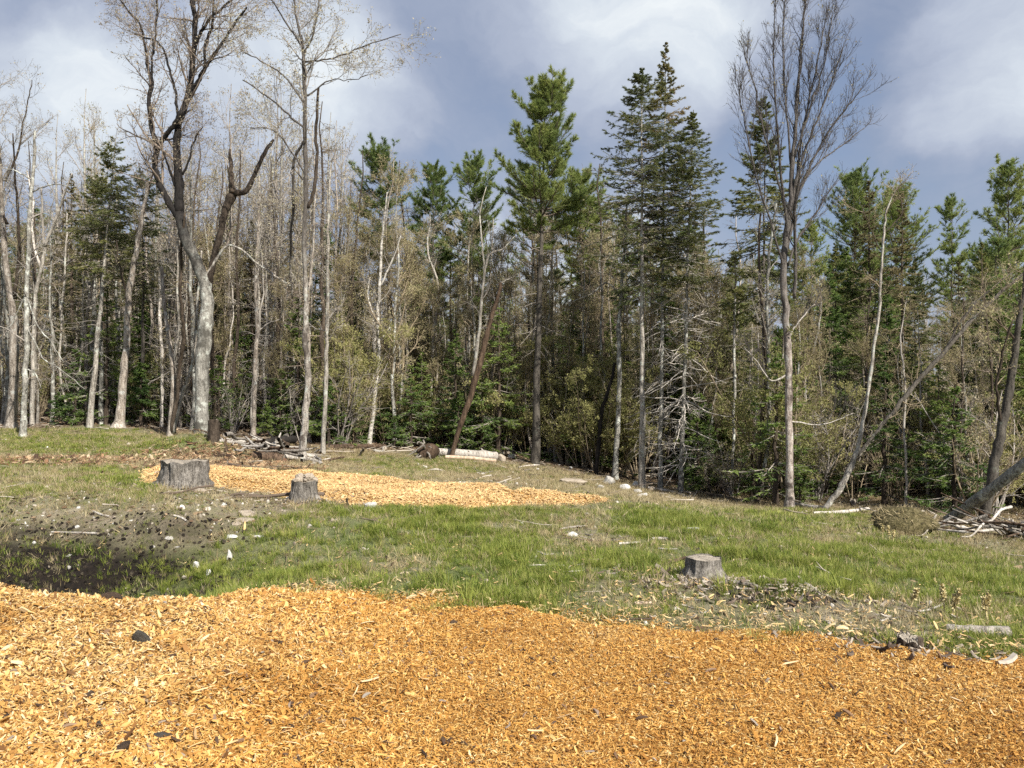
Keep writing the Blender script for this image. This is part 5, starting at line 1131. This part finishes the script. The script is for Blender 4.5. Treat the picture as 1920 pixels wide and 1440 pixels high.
hero_conifer('spruce_tree', 'dense dark spruce behind the pale twin stems', 1375, 28.0, 470, [(840, 56), (740, 62), (640, 52), (560, 36), (476, 4)], 10, 25, needle='needle_spruce', nbr=150, nlet=14, nn=18, nl=(.09, .025), dead=8)

# ------------------------------------------------------------------ trees of the wood: one of each kind, then copies
EDGE_PX = [-400, 0, 170, 400, 600, 760, 1000, 1200, 1350, 1480, 1650, 1850, 2300]
EDGE_D = [27.5, 27.5, 29, 26.5, 26, 28.5, 28, 26, 24, 22.5, 21.5, 18.5, 18]
def hardwood(name, label, H, r0, seed, bark, twig, bud, bn, nl=10, group=None, spread=(30, 9), clear=.42, nb=(6, 4), L=(2.6, 1.1, .45), bl=.06, bend=.3, trop=.10, r_tw=.005):
    r = np.random.default_rng(seed); root = thing(name, label, 'tree', (0, 0, 0), group); m = 16; t = np.linspace(0, 1, m)
    w = np.cumsum(r.normal(0, .05, (m, 2)), 0) + np.stack([bend * np.sin(t * 3), bend * .5 * np.sin(t * 2.3)], 1); w -= w[0]
    P = np.concatenate([w, (t * H)[:, None]], 1); P[0, 2] = -.3; R = np.maximum(r0 * (1 - t) ** .8 * (1 + .3 * np.exp(-t * 25)), .012)
    b = MB(); b.tubes(P, knob(R, r, .05), 10); part('trunk', b.mesh('trunk'), M[bark], root)
    wood = MB(); P1, R1, _ = grow(P[None], R[None], np.array([nl]), L[0], spread, trop, 9, r, clear, .97, .55, rmin=.012); wood.tubes(P1, R1, 6)
    P2, R2, _ = grow(P1, R1, np.full(len(P1), nb[0]), L[1], (38, 12), trop * .8, 6, r, .15, 1., .55, rmin=r_tw); wood.tubes(P2, R2, 4)
    P3, R3, _ = grow(P2, R2, np.full(len(P2), nb[1]), L[2], (42, 14), trop * .5, 4, r, .1, 1., .6, rmin=r_tw * .7); wood.tubes(P3, R3, 3)
    part('crown', wood.mesh('crown'), M[twig], root)
    if bn: mb = MB(); buds(mb, P3, bn, bl, r, .04); part('leaves', mb.mesh('leaves', False), M[bud], root)
    return root
def pole(name, label, H, r0, seed, bark, ndead, dl, group, twig='twig_brown', tuft=0):
    r = np.random.default_rng(seed); root = thing(name, label, 'tree', (0, 0, 0), group); m = 14; t = np.linspace(0, 1, m)
    w = np.cumsum(r.normal(0, .06, (m, 2)), 0); w -= w[0]; P = np.concatenate([w, (t * H)[:, None]], 1); P[0, 2] = -.3; R = np.maximum(r0 * (1 - t * .85), .012)
    b = MB(); b.tubes(P, knob(R, r, .06), 9); part('trunk', b.mesh('trunk'), M[bark], root)
    wood = MB(); P1, R1, _ = grow(P[None], R[None], np.array([ndead]), dl, (72, 16), -.03, 7, r, .15, 1., .4, rmin=.008); wood.tubes(P1, R1, 4)
    P2, R2, _ = grow(P1, R1, np.full(len(P1), 5), dl * .45, (45, 15), -.01, 4, r, .2, 1., .6, rmin=.005); wood.tubes(P2, R2, 3)
    part('branches', wood.mesh('branches'), M[twig], root)
    if tuft: mb = MB(); buds(mb, P2, tuft, .07, r, .06); part('leaves', mb.mesh('leaves', False), M['leaf_tan'], root)
    return root
def young_fir(name, label, H, W, seed, group, needle='needle_fir', nbr=70):
    return conifer(name, label, H, [(.05 * H, W), (.35 * H, W * .85), (.7 * H, W * .4), (H, .04)], .03 + H * .008, seed, 'spruce', needle, 'bark_brown', nbr=nbr, nlet=10, nn=16, nl=(.075, .02), group=group)
def shrub(name, label, H, seed, twig, bud, bn, group, ns=9, spread=.35):
    r = np.random.default_rng(seed); root = thing(name, label, 'shrub', (0, 0, 0), group); wood = MB()
    a = r.uniform(0, 6.28, ns); P = np.empty((ns, 8, 3)); P[:, 0] = np.stack([np.cos(a), np.sin(a), 0 * a - .3], 1) * .12; d = unit(np.stack([np.cos(a) * spread, np.sin(a) * spread, 0 * a + 1], 1)); L = H * r.uniform(.6, 1.1, ns)
    for q in range(1, 8): d = unit(d + r.normal(0, .1, (ns, 3))); P[:, q] = P[:, q - 1] + d * (L / 7)[:, None]
    R = (H * .006 + .006) * np.linspace(1, .35, 8)[None] * r.uniform(.7, 1.2, ns)[:, None]; wood.tubes(P, R, 5); part('stems', wood.mesh('stems'), M[twig], root)
    wood = MB(); P2, R2, _ = grow(P, R, np.full(ns, 8), H * .32, (42, 14), .03, 5, r, .2, 1., .6, rmin=.005); wood.tubes(P2, R2, 3)
    P3, R3, _ = grow(P2, R2, np.full(len(P2), 5), H * .13, (45, 15), .02, 4, r, .1, 1., .6, rmin=.0035); wood.tubes(P3, R3, 3); part('twigs', wood.mesh('twigs'), M[twig], root)
    if bn: mb = MB(); buds(mb, P3, int(bn * 1.7), .052, r, .035); part('leaves', mb.mesh('leaves', False), M[bud], root)
    return root
def tall(px): return float(np.interp(px, [1330, 1480, 1620, 1800], [1, .85, .66, .58]))
def spread_copies(protos, spots, r, smin=.85, smax=1.15, shrink=False):
    used = set()
    for k, (px, d) in enumerate(spots):
        pr = protos[k % len(protos)]; p = at_px(px, d); s = r.uniform(smin, smax) * (tall(px) if shrink else 1); sc = (s * r.uniform(.92, 1.08), s * r.uniform(.92, 1.08), s); rz = r.uniform(0, 6.283)
        if pr.name in used: copy_thing(pr, p, rz, sc)
        else:
            used.add(pr.name); pr.location = p.tolist(); pr.rotation_euler = (0, 0, rz); pr.scale = sc
def spots(n, r, plo, phi, off_lo, off_hi, power=1.0):
    px = r.uniform(plo, phi, n); e = np.interp(px, EDGE_PX, EDGE_D); return list(zip(px, e + off_lo + (off_hi - off_lo) * r.uniform(0, 1, n) ** power))
r = np.random.default_rng(77)
# dark spruces inside the wood
G = 'spruces inside the wood'
PS = [conifer('woodland_spruce', ['spruce with dark crown and brown dead lower limbs inside the wood', 'spruce with dark crown and grey dead lower limbs on beige trunk inside the wood', 'spruce with browned sparse crown on a high bare trunk inside the wood'][i], H, [(H * cb, W), (H * (cb + .2), W * 1.05), (H * .75, W * .6), (H, .05)], H * .0105, 500 + i, 'spruce', nd, bk, nbr=100, nlet=12, nn=14, dead=46, dead_lo=.08, dead_len=1.1, nl=(.11, .03), group=G, dead_mat=dm)
      for i, (H, cb, W, nd, bk, dm) in enumerate([(11.5, .42, 1.3, 'needle_spruce', 'bark_brown', 'twig_brown'), (10.0, .34, 1.4, 'needle_spruce', 'bark_beige', 'dead_grey'), (12.5, .5, 1.25, 'needle_brown', 'bark_brown', 'twig_tan')])]
sp = spots(34, r, -120, 560, 4, 22) + spots(14, r, 560, 1250, 9, 22) + spots(30, r, 1250, 2060, 4, 20)
spread_copies(PS, sp, r, .62, .97)
G = 'green firs inside the wood'
PF = [conifer('woodland_fir', ['broad bright fir with foliage to the ground inside the wood', 'slim bright fir with foliage to the ground inside the wood'][i], H, [(H * .12, W), (H * .4, W * .95), (H * .75, W * .5), (H, .02)], H * .011, 510 + i, 'spruce', 'needle_fir', 'bark_pine', nbr=150, nlet=12, nn=14, dead=14, dead_lo=.03, nl=(.11, .03), group=G) for i, (H, W) in enumerate([(8.5, 1.5), (7.0, 1.1)])]
spread_copies(PF, spots(12, r, 560, 1000, 4, 16) + spots(20, r, 1020, 1480, 3, 14) + spots(24, r, 1480, 2060, 3, 14) + spots(8, r, -100, 560, 5, 16), r, .6, 1.1)
G = 'pines inside the wood'
PP_ = [conifer('woodland_pine', ['pine with narrow green tufted crown inside the wood', 'pine with wide green tufted crown inside the wood'][i], H, [(H * .5, W * .6), (H * .6, W), (H * .75, W * .9), (H * .9, W * .5), (H, .1)], H * .011, 520 + i, 'pine', 'needle_pine', 'bark_pine', nbr=70, nlet=13, nn=16, dead=20, dead_lo=.2, whorl=.6, nl=(.17, .03), group=G) for i, (H, W) in enumerate([(12.5, 1.7), (11.0, 1.9)])]
spread_copies(PP_, spots(9, r, -100, 560, 10, 24) + spots(12, r, 560, 1250, 6, 20) + spots(14, r, 1250, 2080, 6, 22), r, .7, .95)
# bare hardwoods
G = 'bare hardwoods inside the wood'
HW = [hardwood('bare_hardwood', ['tall bare hardwood with grey trunk and fine grey twigs inside the wood', 'bare hardwood with beige trunk and fine pinkish buds inside the wood', 'bare hardwood with lichened trunk and tan twigs inside the wood', 'smaller bare hardwood with brown trunk and brown twigs inside the wood'][i], H, H * .0085, 540 + i, bk, tw, bd, bn, nl=13, group=G, clear=cl)
      for i, (H, bk, tw, bd, bn, cl) in enumerate([(14.5, 'bark_grey', 'twig_grey', 'bud_pink', 900, .45), (13.0, 'bark_beige', 'twig_grey', 'bud_pink', 1100, .4), (12.0, 'bark_lichen', 'twig_tan', 'leaf_tan', 1000, .35), (10.5, 'bark_brown', 'twig_brown', 'bud_pink', 700, .3)])]
spread_copies(HW, spots(24, r, -150, 250, 3, 20) + spots(50, r, 280, 650, 2.5, 14) + spots(7, r, 690, 1200, 6, 20), r, .78, 1.1)
for o in []: pass
sp2 = [(690, 30), (760, 33), (860, 32), (935, 30), (1080, 28.5), (1110, 29), (1530, 25), (1620, 26), (1760, 25)]
G = 'tan leafing trees at the wood edge'
TN = [hardwood('leafing_tree', ['grey stemmed slender tree hazed with tan opening leaves at the wood edge', 'beige stemmed slender tree hazed with tan opening leaves at the wood edge', 'lichened slender tree hazed with tan opening leaves at the wood edge'][i], H, H * .008, 560 + i, bk, 'twig_tan', 'leaf_tan', 6500, nl=17, group=G, clear=.22, L=(1.9, .9, .4), bl=.044, nb=(8, 5)) for i, (H, bk) in enumerate([(8.5, 'bark_grey'), (7.2, 'bark_beige'), (9.5, 'bark_lichen')])]
spread_copies(TN, sp2 + spots(46, r, 620, 1330, .5, 12) + spots(30, r, 1320, 2050, 1, 12) + spots(10, r, -50, 640, 2, 12), r, .75, 1.1, True)
# thin poles
G = 'thin poles inside the wood'
PL = [pole('thin_pole_tree', f'thin bare {["beige", "grey", "brown", "bleached white", "lichen-pale"][i]} pole of a tree with dead side twigs inside the wood', H, rr, 580 + i, bk, nd, dl, G, tw, tf) for i, (H, rr, bk, nd, dl, tw, tf) in enumerate([
    (10, .085, 'bark_beige', 40, .9, 'twig_brown', 0), (9, .07, 'bark_grey', 44, 1.0, 'twig_grey', 150), (11, .10, 'bark_brown', 46, 1.1, 'twig_brown', 200), (7.5, .055, 'dead_white', 34, .8, 'twig_grey', 0), (9.5, .09, 'bark_lichen', 40, 1.0, 'twig_tan', 260)])]
spread_copies(PL, spots(110, r, -120, 640, .5, 20, 1.2) + spots(62, r, 640, 1250, 1, 18) + spots(58, r, 1250, 2080, 1, 18), r, .75, 1.15, True)
# young firs
G = 'young firs along the wood edge'
YF = [young_fir('young_fir', ['young bright green fir of middle height along the wood edge', 'taller young bright green fir along the wood edge', 'lowest bushy young green fir along the wood edge'][i], H, W, 600 + i, G) for i, (H, W) in enumerate([(2.2, .75), (3.2, .9), (1.4, .6)])]
spread_copies(YF, [(640, 27), (665, 27.5), (740, 28), (770, 28.5), (790, 29), (860, 28), (905, 28.2), (935, 28), (500, 27.5), (525, 28), (560, 28), (110, 28.5), (140, 29), (200, 29.5), (265, 29), (410, 28), (1455, 21.6), (1500, 21.8), (1790, 19.5), (1760, 21), (1550, 25), (1330, 27), (1090, 28.5)]
              + spots(26, r, 600, 1000, .5, 8) + spots(14, r, -60, 620, 1, 8) + spots(40, r, 1020, 2060, .5, 10), r, .7, 1.7)
G = 'brown stemmed shrubs along the wood edge'
SH = [shrub('twiggy_shrub', ['twiggy tan-stemmed shrub along the wood edge', 'low twiggy brown shrub with a few green leaves along the wood edge', 'tall twiggy grey-stemmed shrub along the wood edge'][i], H, 620 + i, tw, bd, bn, G) for i, (H, tw, bd, bn) in enumerate([(2.2, 'twig_tan', 'leaf_tan', 300), (1.6, 'twig_brown', 'bud_green', 260), (2.8, 'twig_grey', 'leaf_tan', 420)])]
spread_copies(SH, spots(22, r, 1000, 1260, .4, 7) + spots(54, r, 1260, 2060, .3, 8) + spots(34, r, 560, 1000, .5, 7) + spots(30, r, -60, 560, 1, 9), r, .6, 1.3)
G = 'yellow green leafing shrubs'
SG = [shrub('leafing_shrub', ['shrub in yellow green young leaf along the wood edge', 'tall shrub in yellow green young leaf along the wood edge'][i], H, 640 + i, 'twig_tan', 'bud_green', bn, G) for i, (H, bn) in enumerate([(2.6, 4200), (3.6, 5200)])]
spread_copies(SG, [(780, 30), (760, 29.5), (830, 30), (640, 28), (600, 28.5), (1120, 27), (1090, 27.5), (1060, 28), (940, 29), (1470, 22.6), (985, 29)] + spots(26, r, 600, 1250, .6, 8) + spots(26, r, 1300, 2050, 1, 9) + spots(8, r, 0, 600, 2, 8), r, .7, 1.4)

# ------------------------------------------------------------------ far wood: one mass
def flat_mesh(root):
    V = []; T = []; mats = []; 
    return [(o.data) for o in KIDS[root.name]]
fr = np.random.default_rng(88)
pool = []
for rt in (PS[0], PS[1], PP_[0], HW[0], HW[2], TN[0]): pool.append(flat_mesh(rt))
n = 860
px = np.concatenate([fr.uniform(-250, 2170, 640), fr.uniform(850, 1450, 220)]); d = fr.uniform(46, 95, n); x = (px - 960) / F * d; z = gz(x, d); kind = fr.integers(0, 6, n); low = (fr.uniform(0, 1, n) < .5) | (np.arange(n) >= 640); kind = np.where(low, np.where(fr.uniform(0, 1, n) < .3, fr.integers(0, 2, n), 5), kind)
sc = fr.uniform(.75, 1.05, n) * np.interp(px, [-250, 0, 560, 700, 900, 1250, 1400, 2170], [1.05, 1.05, 1.0, .75, .66, .66, .95, 1.0]); sc = np.where(low, np.where(kind == 5, fr.uniform(.7, 1.0, n), fr.uniform(.42, .6, n)), sc); rz = fr.uniform(0, 6.28, n)
col_parts = []; PT = []; RT = []; SCL = []; IX = []; base_ix = []
for ms in pool: base_ix.append(len(col_parts)); col_parts += ms
for k in range(n):
    for q in range(len(pool[kind[k]])):
        PT.append((x[k], d[k], z[k])); RT.append((0, 0, rz[k])); SCL.append(sc[k]); IX.append(base_ix[kind[k]] + q)
scatter('distant_forest', np.array(PT), np.array(RT), np.array(SCL), np.array(IX), col_parts, 'dim mass of further trees behind the wood edge', 'forest')

# ------------------------------------------------------------------ brush pile, propped log, mossy mound, dead flower stalks
P = np.array([[*pxy(1778, 17.2), 0], [*pxy(1850, 16.0), 0], [*pxy(1935, 15.2), 0]]); P[0, 2] = gz(P[0, 0], P[0, 1]) + .05; P[1, 2] = w_of(1850, 925, 16)[2]; P[2, 2] = w_of(1935, 858, 15.2)[2]
log3(P, np.array([.13, .115, .10]), 'smooth grey log propped across the dark curving tree', M['bark_lichen'], 'propped_log', 'log', True, None, 2, np.random.default_rng(2))
r = np.random.default_rng(66)
for q in range(52):
    px0 = r.uniform(1730, 1960); d0 = r.uniform(12.6, 16.2); x0, y0 = pxy(px0, d0); L = r.uniform(.6, 1.9); a = r.normal(2.7, .6); t = np.linspace(-.5, .5, 6)
    P = np.stack([x0 + np.cos(a) * L * t, y0 + np.sin(a) * L * t, 0 * t], 1) + np.cumsum(r.normal(0, .03, (6, 3)), 0); hgt = .32 * math.exp(-((px0 - 1880) / 90) ** 2) * r.uniform(.1, 1)
    P[:, 2] += gz(P[:, 0], P[:, 1]) + .03 + hgt + t * r.normal(0, .3); P[:, 2] = np.maximum(P[:, 2], gz(P[:, 0], P[:, 1]) + .015)
    log3(P, np.linspace(.03, .012, 6) * r.uniform(.6, 1.3), 'grey dead branch heaped in the brush pile beside the dark curving tree', M[['dead_grey', 'dead_brown', 'dead_white'][q % 3]], 'dead_branch', 'branch', False, 'branches in the brush pile', 2, r)
for q in range(64):
    px0 = r.uniform(405, 780) if q > 40 else r.uniform(415, 610); d0 = r.uniform(20.0, 24.5) + (px0 > 610) * 4.0; x0, y0 = pxy(px0, d0); L = r.uniform(.5, 1.6); a = r.uniform(0, 3.14); t = np.linspace(-.5, .5, 6)
    P = np.stack([x0 + np.cos(a) * L * t, y0 + np.sin(a) * L * t, 0 * t], 1) + np.cumsum(r.normal(0, .03, (6, 3)), 0); P[:, 2] += gz(P[:, 0], P[:, 1]) + .04 + r.uniform(0, .35) * math.exp(-((px0 - 500) / 60) ** 2) + t * r.normal(0, .2)
    log3(P, np.linspace(.045, .018, 6) * r.uniform(.6, 1.5), 'broken branch lying in the brush heap behind the split-bark tree' if px0 < 610 else 'broken branch lying loose between the split-bark tree and the root wad', M[['dead_grey', 'dead_brown', 'dead_white'][q % 3]], 'dead_branch', 'branch', False, 'branches in the heap by the split-bark tree' if px0 < 610 else 'branches loose before the root wad', 2, r)
mp_ = hit(1712, 1003); V = ICO3[0].copy(); V = V * (1 + .12 * np.sin(V @ [3, 4, 2.]) + .08 * np.sin(V @ [7, -5, 6.]))[:, None] * [.50, .42, .26]; V = V[:, :]
n_ = NT('moss'); w_ = n_.world(); n_.color(n_.ramp(n_.noise(w_, 14, 6, .7), [(.35, (.035, .03, .015)), (.5, (.10, .085, .035)), (.65, (.18, .15, .08))])); n_.bump(n_.noise(w_, 40, 4), 1, .04)
mo = thing('earth_mound', 'small brown mossy earth mound in front of the pale sapling', 'mound', mp_)
me = mesh_np('earth', V + [0, .35, .12], [ICO3[1]]); part('earth', me, n_.m, mo)
b = MB(); nn_ = 450; q = unit(r.normal(size=(nn_, 3))); q[:, 2] = np.abs(q[:, 2]); b.blades(q * [.50, .42, .26] + [0, .35, .12], unit(q + r.normal(0, .7, (nn_, 3)) - UP * .3), np.full(nn_, .13), np.full(nn_, .012), r); part('dead_grass', b.mesh('dead_grass', False), M['straw'], mo)
n_ = NT('dead_stalk'); n_.color(n_.ramp(n_.noise(n_.world(), 60, 3), [(.35, (.36, .29, .13)), (.65, (.66, .58, .34))])); M['stalk'] = n_.m
for k, (px, py, hpx) in enumerate([(1655, 1012, 26), (1668, 1016, 30), (1674, 1020, 24), (1705, 1140, 34), (1772, 1152, 50), (1782, 1154, 46), (1788, 1156, 34), (1848, 1160, 42), (1852, 1164, 36)]):
    p = hit(px, py); H = hpx * p[1] / F
    root = thing('dead_flower_stalk', 'upright yellowish dead flower stalk with seed head beyond the peeled log' if k > 2 else 'upright yellowish dead flower stalk with seed head near the mossy mound', 'plant', p, 'dead flower stalks by the peeled log' if k > 2 else 'dead flower stalks near the mossy mound')
    P = np.stack([np.linspace(0, r.normal(0, .03), 7), np.linspace(0, r.normal(0, .03), 7), np.linspace(-.03, H, 7)], 1); b = MB(); b.tubes(P, np.linspace(.008, .005, 7), 6); part('stalk', b.mesh('stalk'), M['stalk'], root)
    b = MB(); n2 = 120; z = r.uniform(.45, 1, n2) * H; pp = np.stack([np.interp(z, P[:, 2], P[:, 0]), np.interp(z, P[:, 2], P[:, 1]), z], 1); b.leaves(pp, unit(r.normal(size=(n2, 3)) + UP * .8), np.full(n2, .032), np.full(n2, .016), r); part('seed_head', b.mesh('seed_head', False), M['stalk'], root)
